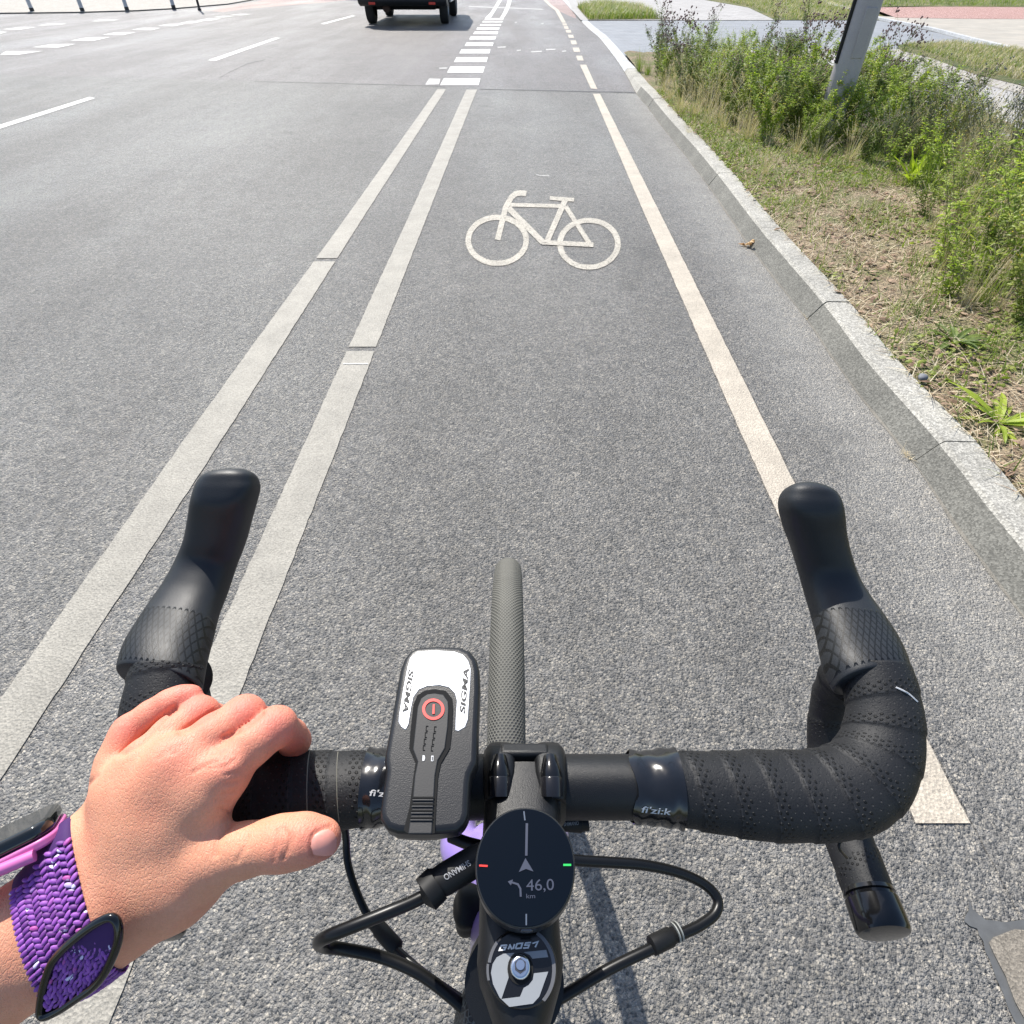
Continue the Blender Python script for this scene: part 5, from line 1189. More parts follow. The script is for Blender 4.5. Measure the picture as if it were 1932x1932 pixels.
vs, fs = [], []; box(vs, fs, ((VX0+VX1)/2, VR+.075, 1.5), W2*.62, .03, .5); bevel(mesh_obj('rear_window', vs, fs, M['win'], van, smooth=True, sharp=30), .02, 3)
def wheel_x(x, y, out):
    c = Vector((x, y, .345)); secs = []
    w_ = mesh_obj('wheel', *(lambda V_, F_: (V_, F_))(*lathe_x(c, [(-.115, .20), (-.115, .30), (-.10, .335), (-.06, .345), (.06, .345), (.10, .335), (.115, .30), (.115, .20)])), M['van_tyre'], van, smooth=True, sharp=40)
    mesh_obj('rim', *lathe_x(c, [(out*.10, .005), (out*.09, .05), (out*.06, .12), (out*.09, .19), (out*.105, .205)]), M['rimm'], w_, smooth=True, sharp=40)
def lathe_x(c, prof_, n=40):
    vs = [(c.x+a, c.y+r_*math.cos(2*math.pi*k/n), c.z+r_*math.sin(2*math.pi*k/n)) for a, r_ in prof_ for k in range(n)]
    return vs, [[i*n+k, i*n+(k+1) % n, (i+1)*n+(k+1) % n, (i+1)*n+k] for i in range(len(prof_)-1) for k in range(n)]
for y in (VYR, VYF): wheel_x(VX0+.14, y, -1); wheel_x(VX1-.14, y, 1)

# ------------------------------------------------------------------ lamp post in the verge
def galv():
    m = N('weathered_grey_steel'); a = m.noise(6, 5, .65); b_ = m.noise(220, 3, .7)
    m.p(Base_Color=m.mix(1.0, m.mix(a, (.31, .29, .30), (.40, .375, .385)), m.ramp(b_, [(.3, .85), (.7, 1.1)]), 'MULTIPLY'), Roughness=.55, Metallic=.15); m.bump(b_, .25, .001); return m.m
M['post'] = galv()
pb_ = G(1556, 262, .08); PR = .108
post = empty('lamp_post', pb_); tag(post, 'thick grey steel lamp post rising out of the tall weeds', 'lamp post')
secs = [[pb_+Vector((r_*math.cos(2*math.pi*k/40), r_*math.sin(2*math.pi*k/40), z)) for k in range(40)] for z, r_ in ((-.1, PR+.004), (1.2, PR), (1.22, PR-.002), (4.5, .085), (8.0, .055))]
pl_ = loft('column', secs, M['post'], post, sharp=50)
tube('cable_duct', [pb_+Vector((-PR*1.02, -PR*.12, z)) for z in (.55, 1.2, 2.6)], .018, M['rubber'], post, ns=12)
vs, fs = [], []; box(vs, fs, pb_+Vector((0, -PR+.002, .75)), .09, .012, .32); bevel(mesh_obj('service_door', vs, fs, M['post'], post, smooth=True, sharp=30), .004, 2)
tube('bracket_arm', catmull([tuple(pb_+Vector((0, 0, 7.9))), tuple(pb_+Vector((-.3, 0, 8.4))), tuple(pb_+Vector((-1.4, 0, 8.6)))], 8), .03, M['post'], post)
vs, fs = [], []; box(vs, fs, pb_+Vector((-1.75, 0, 8.6)), .7, .25, .1); bevel(mesh_obj('lamp_head', vs, fs, M['post'], post, smooth=True, sharp=30), .03, 3)

# ------------------------------------------------------------------ posts on the far pavement
M['white_post'] = plain('pale_grey_post', (.46, .47, .49), .45); M['foot'] = plain('black_foot', (.02, .02, .022), .5)
LB = ['leftmost pale grey post with black foot on the far kerb', 'second pale grey post from the left on the far kerb', 'third pale grey post from the left on the far kerb', 'fourth pale grey post from the left on the far kerb']
for (x, y), lb2 in zip(((61, 21), (156, 21), (240, 19), (328, 15.5)), LB):
    b = G(x, y, .035); e = empty('bollard', b); tag(e, lb2, 'bollard', 'pale posts along the far kerb')
    tube('post_shaft', [b, b+Vector((0, 0, .98)), b+Vector((0, 0, 1.02))], [.062, .062, .035], M['white_post'], e, ns=20); tube('foot_collar', [b+Vector((0, 0, -.1)), b+Vector((0, 0, .085))], .068, M['foot'], e, ns=20)
b = G(377, 20, .0); e = empty('sign_pole', b); tag(e, 'thin black pole at the edge of the far pavement', 'pole')
tube('pole_shaft', [b, b+Vector((0, 0, 2.6))], .038, M['foot'], e, ns=16); tube('pole_base', [b, b+Vector((0, 0, .06))], .06, M['foot'], e, ns=16)

# ------------------------------------------------------------------ plants
def leafmat(name, c1, c2, trans=.35, rough=.5, sc=9):
    m = N(name); oi = m.n('ObjectInfo'); at = m.n('Attribute', attribute_name='shade').outputs['Fac']; n_ = m.noise(sc, 2)
    f = m.math('ADD', m.math('MULTIPLY', at, .75), m.math('MULTIPLY', n_, .25)); c = m.mix(f, c1, c2); m.p(Base_Color=c, Roughness=rough); m.b.inputs['Specular IOR Level'].default_value = .3
    t = m.n('BsdfTranslucent'); m.set(t.inputs[0], m.mix(1.0, c, (1.2, 1.35, .6), 'MULTIPLY')); mx = m.n('MixShader'); mx.inputs[0].default_value = trans; m.t.links.new(m.b.outputs[0], mx.inputs[1]); m.t.links.new(t.outputs[0], mx.inputs[2]); m.t.links.new(mx.outputs[0], m.out.inputs[0]); return m.m
M['leaf_dark'] = leafmat('dark_weed_leaves', (.065, .110, .028), (.24, .30, .075)); M['leaf_mid'] = leafmat('mid_green_leaves', (.125, .175, .030), (.36, .40, .085)); M['leaf_bright'] = leafmat('bright_green_leaves', (.16, .25, .028), (.46, .53, .070), trans=.4)
M['straw'] = leafmat('dry_straw', (.40, .31, .20), (.76, .66, .49), trans=.2, rough=.7); M['grass'] = leafmat('green_blades', (.085, .15, .025), (.29, .34, .08)); M['stem'] = leafmat('weed_stems', (.12, .13, .05), (.33, .27, .15), trans=.05)
M['head'] = leafmat('brown_purple_heads', (.10, .055, .06), (.26, .17, .16), trans=.1); M['yellow'] = plain('yellow_petals', (.75, .58, .04), .6); M['white_fl'] = plain('white_petals', (.70, .70, .62), .7); M['grey_head'] = leafmat('grey_seed_heads', (.12, .13, .13), (.30, .29, .25), trans=.1)
class LB_:
    def __init__(s): s.v = []; s.f = []; s.a = []
    def leaf(s, p, d, nrm_, L, w_, sh, curl=.15):
        d = d/np.linalg.norm(d); sd = np.cross(d, nrm_); l = np.linalg.norm(sd); sd = sd/l if l > 1e-6 else np.array([1., 0, 0]); up = np.cross(sd, d); b = len(s.v)
        s.v += [p, p+d*L*.42+sd*w_/2-up*L*.03, p+d*L*.5-up*0+up*L*.05, p+d*L*.42-sd*w_/2-up*L*.03, p+d*L-up*L*curl]; s.f += [[b, b+1, b+2], [b, b+2, b+3], [b+1, b+4, b+2], [b+2, b+4, b+3]]; s.a += [sh]*5
    def blade(s, p, d, L, w_, bend, sh, n=3):
        d = d/np.linalg.norm(d); h = np.array([d[0], d[1], 0]); hl = np.linalg.norm(h); h = h/hl if hl > 1e-3 else np.array([1., 0, 0]); sd = np.array([-h[1], h[0], 0]); b = len(s.v); q = np.array(p, float)
        for i in range(n):
            t = i/(n-1); ww = w_*(1-t*.85)/2; s.v += [q+sd*ww, q-sd*ww]; s.a += [sh, sh]
            dd = d*(1-t*bend)+h*bend*t*1.1-np.array([0, 0, 1])*bend*t*.5; dd /= np.linalg.norm(dd); q = q+dd*L/(n-1)
        s.f += [[b+2*i, b+2*i+1, b+2*i+3, b+2*i+2] for i in range(n-1)]
    def ball(s, c, r_, sh, st=(1, 1, 1)):
        b = len(s.v); o = [(0, 0, 1), (.9, 0, .3), (.28, .85, .3), (-.73, .53, .3), (-.73, -.53, .3), (.28, -.85, .3), (0, 0, -1)]
        s.v += [np.array(c)+np.array(q)*r_*np.array(st) for q in o]; s.a += [sh]*7
        for k in range(5): j = (k+1) % 5; s.f += [[b, b+1+k, b+1+j], [b+6, b+1+j, b+1+k]]
    def stem(s, pts, r0, r1, sh):
        n = len(pts); b = len(s.v)
        for i, p in enumerate(pts):
            r_ = r0+(r1-r0)*i/(n-1)
            for k in range(3): t = 2.094*k; s.v.append(np.array(p)+np.array([math.cos(t)*r_, math.sin(t)*r_, 0])); s.a.append(sh)
        for i in range(n-1):
            for k in range(3): s.f.append([b+3*i+k, b+3*i+(k+1) % 3, b+3*i+3+(k+1) % 3, b+3*i+3+k])
    def build(s, name, mat, parent):
        if not s.v: return None
        o = mesh_obj(name, s.v, s.f, mat, parent); a = o.data.attributes.new('shade', 'FLOAT', 'POINT'); a.data.foreach_set('value', np.array(s.a, np.float32)); return o
def weed(name, seed, H_, spread, nst, leafL, leafW, perst, lmat, heads=None, branch=3, upright=.6, top_bare=.0, broad=0):
    r_ = np.random.RandomState(seed); root = empty(name, (0, 0, 0)); st, lf, hd_ = LB_(), LB_(), LB_()
    for i in range(nst):
        a = r_.uniform(0, 2*math.pi); rr_ = r_.uniform(0, .05); out = np.array([math.cos(a), math.sin(a), 0]); L = H_*r_.uniform(.62, 1.05); ln_ = spread*r_.uniform(.1, 1)
        p0 = out*rr_; pts = [p0+out*ln_*(t**1.4)+np.array([0, 0, 1])*L*t+np.array([r_.uniform(-.01, .01), r_.uniform(-.01, .01), 0])*(t > 0) for t in np.linspace(0, 1, 7)]
        st.stem(pts, .0032, .0012, r_.uniform(0, 1)); P_ = np.array(pts); tt = np.linspace(0, 1, 7); runs = [(P_, 1.0, perst)]
        for k in range(branch):
            t0 = r_.uniform(.3, .9); b0 = np.array([np.interp(t0, tt, P_[:, j]) for j in range(3)]); ab = a+r_.uniform(-1.8, 1.8); bl = H_*r_.uniform(.14, .32)
            q = np.array([b0+np.array([math.cos(ab), math.sin(ab), 0])*bl*.5*s_+np.array([0, 0, 1])*bl*.85*s_ for s_ in np.linspace(0, 1, 4)]); st.stem(q, .0018, .0008, r_.uniform(0, 1)); runs.append((q, .8, int(perst*.45)))
        for Q_, sc, cnt in runs:
            tq = np.linspace(0, 1, len(Q_)); 
            for k in range(cnt):
                t = r_.uniform(.06, 1-top_bare); p = np.array([np.interp(t, tq, Q_[:, j]) for j in range(3)]); az = r_.uniform(0, 2*math.pi); el = r_.uniform(-.25, upright)
                d = np.array([math.cos(az)*math.cos(el), math.sin(az)*math.cos(el), math.sin(el)]); s2 = sc*(1.15-.65*t)*r_.uniform(.6, 1.15)
                lf.leaf(p, d, np.array([r_.uniform(-.5, .5), r_.uniform(-.5, .5), 1.]), leafL*s2, leafW*s2, r_.uniform(0, 1), r_.uniform(0, .35))
            if heads:
                tip = Q_[-1]; n_ = heads[1]
                for k in range(n_):
                    c = tip+np.array([r_.normal(0, heads[3]), r_.normal(0, heads[3]), r_.normal(0, heads[3]*.8)]); hd_.ball(c, heads[2]*r_.uniform(.6, 1.2), r_.uniform(0, 1))
                    if r_.uniform() < .5: st.stem([tip-np.array([0, 0, .02]), c], .0008, .0005, .5)
    st.build('stem', M['stem'], root); lf.build('leaves', M[lmat], root)
    if heads: hd_.build('flower_heads', M[heads[0]], root)
    return root
def tuft(name, seed, H_, n, w_, mat, bend=.5, spread=.7, r0=.05, mat2=None, ears=None):
    r_ = np.random.RandomState(seed); root = empty(name, (0, 0, 0)); lf, ea = LB_(), LB_()
    for i in range(n):
        a = r_.uniform(0, 2*math.pi); p = np.array([math.cos(a), math.sin(a), 0])*r_.uniform(0, r0); a2 = a+r_.uniform(-.8, .8); d = np.array([math.cos(a2)*spread*r_.uniform(.1, 1), math.sin(a2)*spread*r_.uniform(.1, 1), 1.]); L = H_*r_.uniform(.5, 1.05); bd = bend*r_.uniform(.2, 1)
        lf.blade(p, d, L, w_*r_.uniform(.6, 1.2), bd, r_.uniform(0, 1), 5)
        if ears and r_.uniform() < ears: 
            q = lf.v[-1]; dd = lf.v[-1]-lf.v[-3]; dd = dd/(np.linalg.norm(dd)+1e-9)
            for k in range(7): ea.leaf(q-dd*.01*k, dd+np.array([r_.uniform(-.4, .4), r_.uniform(-.4, .4), 0]), np.array([r_.uniform(-1, 1), r_.uniform(-1, 1), .3]), .016, .005, r_.uniform(.3, 1))
    lf.build('blades', M[mat], root); ea.build('ears', M['straw'], root); return root
def rosette(name, seed, L, w_, n, mat, el=.5):
    r_ = np.random.RandomState(seed); root = empty(name, (0, 0, 0)); lf = LB_()
    for i in range(n):
        a = 2*math.pi*i/n*2.4+r_.uniform(-.3, .3); e = el*r_.uniform(.4, 1.4); LL = L*r_.uniform(.6, 1.1); d = np.array([math.cos(a)*math.cos(e), math.sin(a)*math.cos(e), math.sin(e)]); up = np.array([0, 0, 1.]); sd = np.cross(d, up); sd /= np.linalg.norm(sd); nn_ = np.cross(sd, d); b = len(lf.v); K_ = 7; sh = r_.uniform(0, 1)
        for k in range(K_):
            t = k/(K_-1); ww = w_*math.sin(math.pi*min(1, t*.88+.10))**.8*.5*(LL/L); c = d*LL*t-up*LL*.35*t*t*(1-e*.5); wv = math.sin(t*14+i)*.08*w_
            lf.v += [c+sd*ww+nn_*(ww*.35+wv), c, c-sd*ww+nn_*(ww*.35-wv)]; lf.a += [sh, sh*.7+.3, sh]
        for k in range(K_-1):
            for j in (0, 1): lf.f.append([b+3*k+j, b+3*k+j+1, b+3*k+4+j, b+3*k+3+j])
    lf.build('leaves', M[mat], root); return root
def copy_thing(src):
    r_ = src.copy(); COL.objects.link(r_)
    for ch in src.children:
        c = ch.copy(); COL.objects.link(c); c.parent = r_; c.matrix_parent_inverse = Matrix()
    return r_
def place(kinds, spots, label, cat, group, seed=1):
    r_ = random.Random(seed)
    for i, s_ in enumerate(spots):
        k = kinds[i % len(kinds)]
        if k.get('used'): o = copy_thing(k['o'])
        else: o = k['o']; k['used'] = True
        q = G(s_[0], s_[1], VH); o.location = q-Vector((0, 0, .01)); sc = s_[2] if len(s_) > 2 else r_.uniform(.85, 1.15); o.scale = (sc*r_.uniform(.9, 1.1), sc*r_.uniform(.9, 1.1), sc); o.rotation_euler = (r_.uniform(-.06, .06), r_.uniform(-.06, .06), r_.uniform(0, 6.28))
        lab = s_[3] if len(s_) > 3 else label
        tag(o, lab, cat, group if len(s_) <= 3 else None, 'thing')
D_ = lambda o: {'o': o}
# crowd of leafy weeds around the post
kA = [D_(weed('weed_plant', 11, .62, .30, 10, .072, .027, 46, 'leaf_dark', ('head', 4, .0075, .018), 4)), D_(weed('weed_plant', 12, .56, .34, 11, .064, .024, 50, 'leaf_mid', None, 4)),
      D_(weed('weed_plant', 13, .64, .28, 10, .070, .022, 44, 'leaf_bright', None, 5, top_bare=.1)), D_(weed('weed_plant', 14, .52, .34, 12, .058, .024, 52, 'leaf_mid', ('white_fl', 2, .0050, .02), 4)), D_(weed('weed_plant', 17, .58, .30, 11, .066, .022, 50, 'leaf_bright', ('yellow', 1, .0055, .02), 4))]
spots = []
rA = random.Random(5)
for (x0, x1, y, n) in ((1215, 1500, 132, 7), (1600, 1660, 150, 2), (1235, 1540, 156, 8), (1590, 1690, 182, 3), (1262, 1545, 180, 8), (1600, 1740, 212, 5), (1300, 1540, 206, 7), (1600, 1790, 244, 6), (1365, 1545, 234, 6), (1600, 1830, 274, 7), (1430, 1600, 262, 6), (1620, 1700, 300, 2), (1500, 1600, 282, 3)):
    for i in range(n):
        yy = y+rA.uniform(-8, 8); sc_ = 1.0*float(np.interp(yy, [120, 180, 260, 290], [.80, .92, .84, .62])); spots.append((x0+(x1-x0)*(i+.5+rA.uniform(-.3, .3))/n, yy, rA.uniform(.8, 1.12)*sc_))
place(kA, spots, 'leafy green weed in the tall crowd around the lamp post foot', 'weed', 'tall weeds around the lamp post', 3)
# tall flower stalks at the kerb corner and against the pavement
kS = [D_(weed('thistle_plant', 21, .92, .10, 3, .060, .016, 40, 'leaf_dark', ('head', 7, .0100, .022), 4, upright=1.0)), D_(weed('thistle_plant', 22, .84, .16, 4, .050, .014, 24, 'leaf_dark', ('head', 9, .0110, .028), 6, upright=.9, top_bare=.15))]
place(kS, [(1238, 158, .95, 'tall dark weed stalk nearest the kerb corner by the driveway'), (1262, 165, 1.02, 'tallest dark stalk beside the lowered kerb, second from the left'), (1500, 150, 1.0, 'brown headed thistle standing left of the lamp post'), (1520, 185, 1.05, 'brown headed thistle close behind the left side of the lamp post'), (1430, 140, .9, 'brown headed thistle in the middle of the tall weeds'), (1655, 205, 1.0, 'lone dark thistle right of the lamp post against the pavement'), (1330, 150, .85, 'dark headed thistle behind the dry grass clump')], '', 'thistle', None, 4)
kG = [D_(tuft('grass_tuft', 31, .52, 90, .006, 'grass', .55, .5, .07)), D_(tuft('grass_tuft', 32, .40, 80, .006, 'grass', .6, .7, .06))]
place(kG, [(1206, 134, .62, 'bright green grass tuft at the left end of the planting strip'), (1222, 142, .7, 'bright green grass tuft beside the leftmost weed stalk'), (1330, 122, 1.15, 'tall upright green grass tuft at the back of the weeds'), (1352, 120, 1.2, 'tallest green grass tuft behind the weeds by the pavement')], '', 'grass tuft', None, 6)
kD = [D_(tuft('dry_grass_tuft', 41, .42, 70, .0035, 'straw', .5, .5, .06, ears=.6)), D_(tuft('dry_grass_tuft', 42, .34, 60, .0035, 'straw', .7, .8, .07, ears=.4))]
place(kD, [(1262, 190, .85), (1285, 205, .95), (1308, 220, .9), (1335, 234, .9), (1250, 176, .8), (1362, 244, .8), (1330, 205, 1.1), (1390, 252, .8), (1300, 190, 1.1), (1280, 214, .7), (1410, 262, .8), (1450, 275, .7), (1500, 290, .7), (1320, 165, 1.3), (1380, 175, 1.3), (1450, 185, 1.3), (1270, 150, 1.2), (1420, 225, 1.2), (1480, 240, 1.1), (1540, 300, .7), (1600, 305, .8), (1640, 270, 1.0), (1672, 285, 1.0), (1705, 262, 1.1), (1745, 285, 1.0), (1700, 232, 1.1), (1780, 262, 1.1), (1610, 240, .9), (1810, 300, 1.0)], 'straw coloured dry grass tuft among the green weeds', 'dry grass', 'dry grass tufts among the weeds', 8)
place(kD, [(1440, 332, .62, 'pale dry grass clump standing alone in front of the weeds near the kerb'), (1300, 252, .45, 'small straw clump closest to the kerb edge')], '', 'dry grass', None, 9)
# pale stalks with small dark seed heads against the pavement at the right
kP = [D_(weed('seed_stalk_plant', 51, .66, .34, 9, .030, .007, 12, 'leaf_mid', ('grey_head', 3, .0065, .022), 5, top_bare=.3)), D_(tuft('seed_stalk_plant', 52, .62, 34, .003, 'straw', .5, .6, .10, ears=.9)), D_(weed('seed_stalk_plant', 53, .58, .40, 9, .034, .009, 22, 'leaf_dark', ('grey_head', 2, .0060, .02), 6, top_bare=.2))]
place(kP, [(1770, 322, 1.0), (1820, 335, 1.0), (1865, 345, 1.0), (1915, 360, 1.0), (1795, 290, 1.0), (1850, 305, 1.05), (1900, 318, 1.05), (1950, 335, 1.1), (1740, 310, .9), (1975, 380, 1.0), (1880, 372, .9)], 'thin seed stalk plant leaning over the pale pavement at the right', 'wild plant', 'seed stalks along the pavement edge', 10)
# leafy shrubs at the right
kR = [D_(weed('leafy_shrub', 61, .62, .36, 9, .085, .030, 24, 'leaf_bright', None, 3)), D_(weed('leafy_shrub', 62, .56, .38, 9, .075, .026, 26, 'leaf_mid', ('yellow', 1, .005, .015), 3)), D_(weed('leafy_shrub', 63, .66, .34, 8, .090, .030, 24, 'leaf_bright', ('yellow', 1, .005, .02), 3)), D_(weed('leafy_shrub', 64, .54, .36, 9, .070, .024, 28, 'leaf_mid', None, 3))]
place(kR, [(1775, 500, .72), (1850, 535, .82), (1925, 545, .9), (1800, 435, .78), (1880, 468, .88), (1950, 480, .95), (1770, 380, .72), (1850, 395, .82), (1925, 415, .9), (1990, 600, .9), (1745, 345, .68), (2030, 520, 1.0), (2060, 640, .95), (1725, 300, .75), (1680, 318, .5), (1738, 410, .6), (1790, 560, .5), (1930, 610, .6)], 'bright green leafy shrub in the bank of plants at the right edge', 'shrub', 'leafy shrubs at the right of the verge', 12)
kK = [D_(rosette('dock_plant', 71, .30, .062, 13, 'leaf_bright', 1.05)), D_(rosette('plantain', 72, .17, .026, 22, 'leaf_dark', .45)), D_(rosette('plantain', 73, .20, .022, 20, 'leaf_bright', .5))]
def put(k, x, y, sc, lab, cat):
    o = kK[k]['o'] if not kK[k].get('used') else copy_thing(kK[k]['o']); kK[k]['used'] = True
    o.location = G(x, y, VH)-Vector((0, 0, .004)); o.scale = (sc,)*3; o.rotation_euler = (0, 0, x*.37); tag(o, lab, cat)
put(0, 1718, 345, .95, 'bright yellow green dock plant with broad upright leaves in the verge', 'dock plant'); put(1, 1800, 645, 1.0, 'flat dark green rosette on the dry grass in mid verge', 'rosette'); put(2, 1885, 798, 1.15, 'bright green strap leaved rosette touching the kerb at the right', 'rosette')
put(1, 1640, 330, .7, 'small dark rosette under the weeds right of the post', 'rosette')
# dead flower stalk lying down, curled litter
put_r = random.Random(3)
# low ground cover
M['brown'] = leafmat('brown_dead_matter', (.12, .070, .042), (.46, .33, .23), trans=.1, rough=.8)
def cover(name, n, mat, Lr, wr, dens, el, seed, region, bend=.6, kind='leaf', zc=0.0):
    r_ = np.random.RandomState(seed); B = LB_(); tries = 0; made = 0
    while made < n and tries < n*12:
        tries += 1; y = region[0]+(region[1]-region[0])*r_.uniform()**1.3; i = int(np.argmin(abs(kc[:, 1]-y))); x0 = (kc[i]+kn[i]*.163)[0]; x = x0+r_.uniform(-.012, region[2])
        d_ = dens(x-x0, y)
        if r_.uniform() > d_: continue
        az = r_.uniform(0, 2*math.pi); e = r_.uniform(*el); d = np.array([math.cos(az)*math.cos(e), math.sin(az)*math.cos(e), math.sin(e)]); p = np.array([x, y, VH+(.012 if x-x0 < .006 else .0)+zc+r_.uniform(-.004, .006)]); L = r_.uniform(*Lr)
        if kind == 'blade': B.blade(p, d, L, wr*r_.uniform(.6, 1.3), bend*r_.uniform(.2, 1), r_.uniform(0, 1), 3)
        else: B.leaf(p, d, np.array([r_.uniform(-.6, .6), r_.uniform(-.6, .6), 1.]), L, wr*L*r_.uniform(.7, 1.2), r_.uniform(0, 1))
        made += 1
    o = B.build(name, M[mat], None); o['kind'] = 'stuff'; return o
def nz(x, y, s_=1.0, o=0.0): return .5+.5*math.sin(x*3.1*s_+o+1.7*math.sin(y*2.3*s_+o))*math.cos(y*2.7*s_-o+1.3*math.sin(x*4.1*s_))
REG = (-.9, 8.8, 2.6)
cover('dry_grass', 42000, 'straw', (.03, .10), .0042, lambda u, y: .45+.55*nz(u, y, 1.3, 2), (.02, .5), 81, REG, kind='blade', zc=.004)
cover('dead_grass', 16000, 'brown', (.03, .08), .0040, lambda u, y: .3+.7*nz(u, y, 1.9, 5), (.02, .5), 82, REG, kind='blade', zc=.004)
cover('green_grass', 21000, 'grass', (.035, .12), .0050, lambda u, y: max(.03, 1.5*nz(u, y, 1.6, 0)-.70)+(.15 if u < .25 else 0)+(.5 if y > 4.6 else 0), (.3, 1.4), 83, REG, kind='blade')
cover('dead_leaves', 9000, 'brown', (.015, .055), .6, lambda u, y: .4+.6*nz(u, y, 2.3, 7), (-.1, .5), 85, REG, zc=.008)
cover('clover', 16000, 'leaf_mid', (.014, .036), .75, lambda u, y: max(.0, 1.8*nz(u, y, 1.1, 4)-.95)+(.5 if y > 4.6 else 0), (-.1, .8), 84, REG, zc=.012)
# grass at the far grassed patches
def far_grass(name, poly_, n, L, w_, mat, seed, h):
    r_ = np.random.RandomState(seed); B = LB_(); xs = [p[0] for p in poly_]; ys_ = [p[1] for p in poly_]; wl = [G(x, y, h) for x, y in poly_]; pw = [(q.x, q.y) for q in wl]; x0, x1 = min(p[0] for p in pw), max(p[0] for p in pw); y0, y1 = min(p[1] for p in pw), max(p[1] for p in pw); made = 0; tries = 0
    while made < n and tries < n*20:
        tries += 1; x, y = r_.uniform(x0, x1), r_.uniform(y0, y1)
        if not inside(x, y, pw): continue
        if r_.uniform() > .35+.65*nz(x, y, .6, seed): continue
        az = r_.uniform(0, 6.28); B.blade((x, y, h), np.array([math.cos(az)*.5, math.sin(az)*.5, 1.]), L*r_.uniform(.4, 1.1), w_, .6, r_.uniform(0, 1), 3); made += 1
    o = B.build(name, M[mat], None); o['kind'] = 'stuff'; return o
pgA = [(1090, 13), (1140, 8), (1210, 16), (1246, 36), (1112, 36.5), (1100, 24)]
far_grass('far_grass', pgA, 5000, .26, .014, 'grass', 91, .04); far_grass('far_grass', pgA, 1800, .34, .010, 'straw', 92, .04)
pgB = [(1420, 14), (1470, 37), (1655, 37), (1648, 14), (1560, 1), (1330, -6)]
far_grass('far_grass', pgB, 6000, .13, .014, 'grass', 93, .04); far_grass('far_grass', pgB, 6000, .13, .014, 'straw', 94, .04)
pgC = [(1700, 85), (1800, 80), (1905, 91), (2100, 122), (2100, 185), (1932, 152), (1840, 131), (1760, 102)]
far_grass('far_grass', pgC, 5200, .10, .008, 'grass', 95, .075); far_grass('far_grass', pgC, 6500, .11, .008, 'straw', 96, .075)
pgD = [(1640, -12), (1660, 12), (2200, 13), (2200, -12)]
far_grass('far_grass', pgD, 5000, .16, .02, 'grass', 97, .04)
kT = [D_(tuft('tall_grass', 101, .62, 46, .0045, 'straw', .45, .45, .08, ears=.5)), D_(tuft('tall_grass', 102, .50, 60, .006, 'grass', .55, .6, .08)), D_(tuft('tall_grass', 103, .56, 40, .0045, 'straw', .6, .6, .10, ears=.7))]
rT = random.Random(9); spT = []
for (x0, x1, y, n) in ((1225, 1540, 145, 7), (1250, 1540, 185, 7), (1300, 1560, 225, 6), (1390, 1560, 262, 4), (1600, 1750, 190, 4), (1600, 1800, 240, 6), (1620, 1860, 290, 6), (1740, 1960, 350, 7), (1740, 1980, 430, 7), (1760, 1990, 500, 6), (1800, 2000, 580, 6)):
    for i in range(n): spT.append((x0+(x1-x0)*(i+.5+rT.uniform(-.35, .35))/n, y+rT.uniform(-10, 10), rT.uniform(.75, 1.1)*float(np.interp(y, [140, 260, 600], [1.0, .9, .62]))))
place(kT, spT, 'tall slender grass clump standing among the leafy weeds', 'tall grass', 'tall grasses among the weeds', 14)
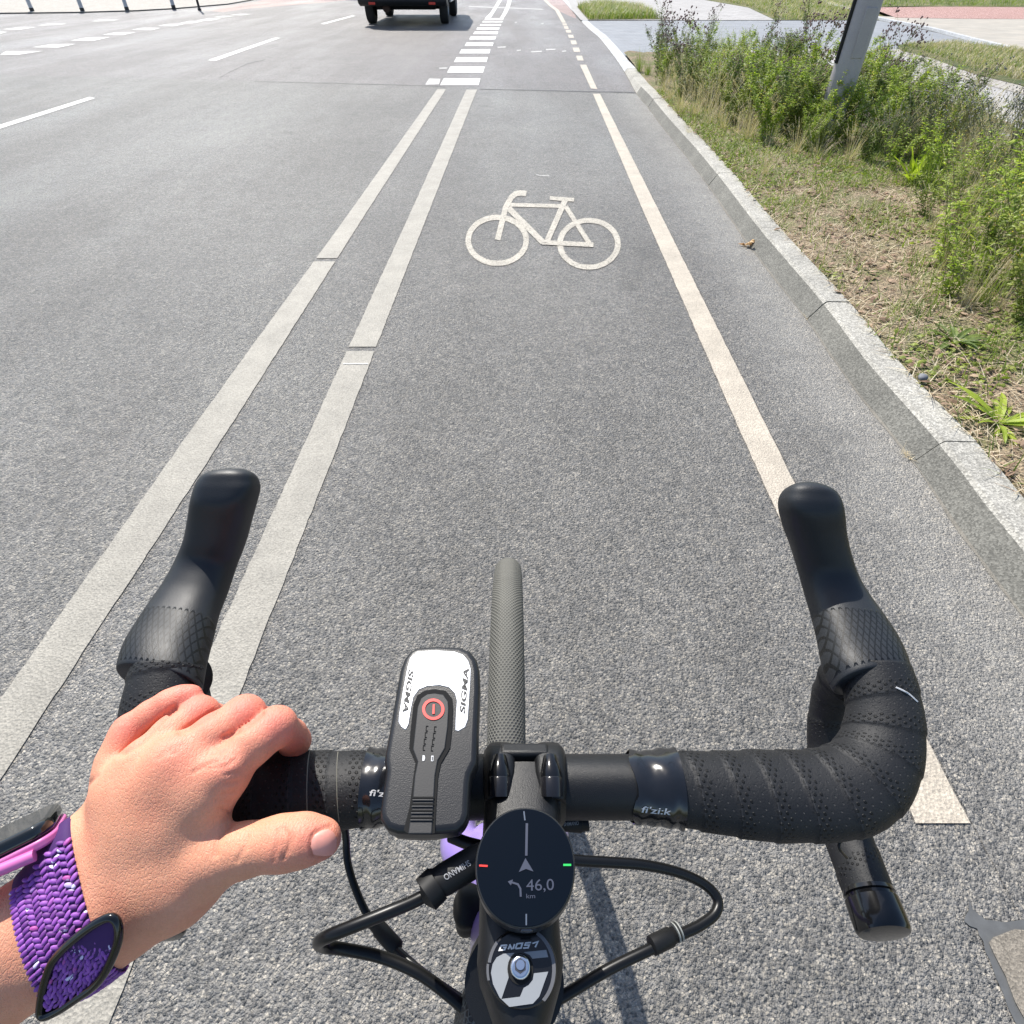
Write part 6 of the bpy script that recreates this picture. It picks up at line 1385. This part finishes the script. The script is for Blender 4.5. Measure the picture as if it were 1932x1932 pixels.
# ------------------------------------------------------------------ small things on the ground
lf = LB_(); q = np.array(G(1410, 465, .004))
for k in range(9): lf.leaf(q+np.array([put_r.uniform(-.02, .02), put_r.uniform(-.012, .012), .004+.003*k]), np.array([put_r.uniform(-1, 1), put_r.uniform(-.6, .6), .15]), np.array([put_r.uniform(-.7, .7), put_r.uniform(-.7, .7), 1]), .045, .024, put_r.uniform(0, 1), .5)
M['dead_leaf'] = leafmat('dead_leaf_tissue', (.30, .15, .05), (.62, .40, .18), trans=.2)
o = lf.build('dry_leaf', M['dead_leaf'], None); tag(o, 'curled orange brown dry leaf lying in the gutter', 'leaf')
bm = bmesh.new(); bmesh.ops.create_icosphere(bm, subdivisions=2, radius=.017)
for v in bm.verts: v.co *= 1+.18*math.sin(v.co.x*210+v.co.y*160); v.co.z *= .7
me = bpy.data.meshes.new('pebble'); bm.to_mesh(me); bm.free(); me.shade_smooth(); me.materials.append(plain('grey_stone', (.16, .165, .18), .8)); o = bpy.data.objects.new('pebble', me); COL.objects.link(o); o.location = G(1741, 712, .098); tag(o, 'small blue grey pebble lying on the kerb edge', 'pebble')
for (x, y, n, mt, lab) in ((1712, 860, 26, 'straw', 'dried weed sprouting from the kerb joint beside the gutter'), (1523, 600, 9, 'straw', 'tiny dry sprig at the kerb joint farther up the gutter')):
    B = LB_(); q = np.array(G(x, y, .002))
    for k in range(n): a = put_r.uniform(0, 6.28); B.blade(q+np.array([put_r.uniform(-.012, .012), put_r.uniform(-.02, .02), 0]), np.array([math.cos(a), math.sin(a), put_r.uniform(.1, 1)]), put_r.uniform(.02, .05), .0022, .4, put_r.uniform(0, 1))
    o = B.build('gutter_weed', M[mt], None); tag(o, lab, 'weed')
# ------------------------------------------------------------------ trees beyond the frame whose shade falls on the far carriageway
def tree(x, y, H_, cr, seed, lab):
    root = empty('tree', (x, y, 0)); tag(root, lab, 'tree', None); tube('trunk', [Vector((x, y, -.05)), Vector((x+.1, y, H_*.35)), Vector((x, y+.1, H_*.75))], [.24, .17, .06], M['stem'], root, ns=10)
    r_ = np.random.RandomState(seed); B = LB_(); cl = [np.array([x, y, H_*.68])+r_.normal(0, 1, 3)*np.array([cr*.5, cr*.5, H_*.13]) for _ in range(34)]
    for c in cl:
        for k in range(70): B.leaf(c+r_.normal(0, .42, 3), r_.normal(0, 1, 3), r_.normal(0, 1, 3), .26, .17, r_.uniform(0, 1))
    B.build('crown', M['leaf_dark'], root)
tree(-14.5, 41.5, 8.5, 3.6, 1, 'broad street tree beyond the far pavement, shading the road'); tree(-9.5, 42.5, 9, 3.4, 2, 'second street tree beyond the far pavement, nearer the lane')
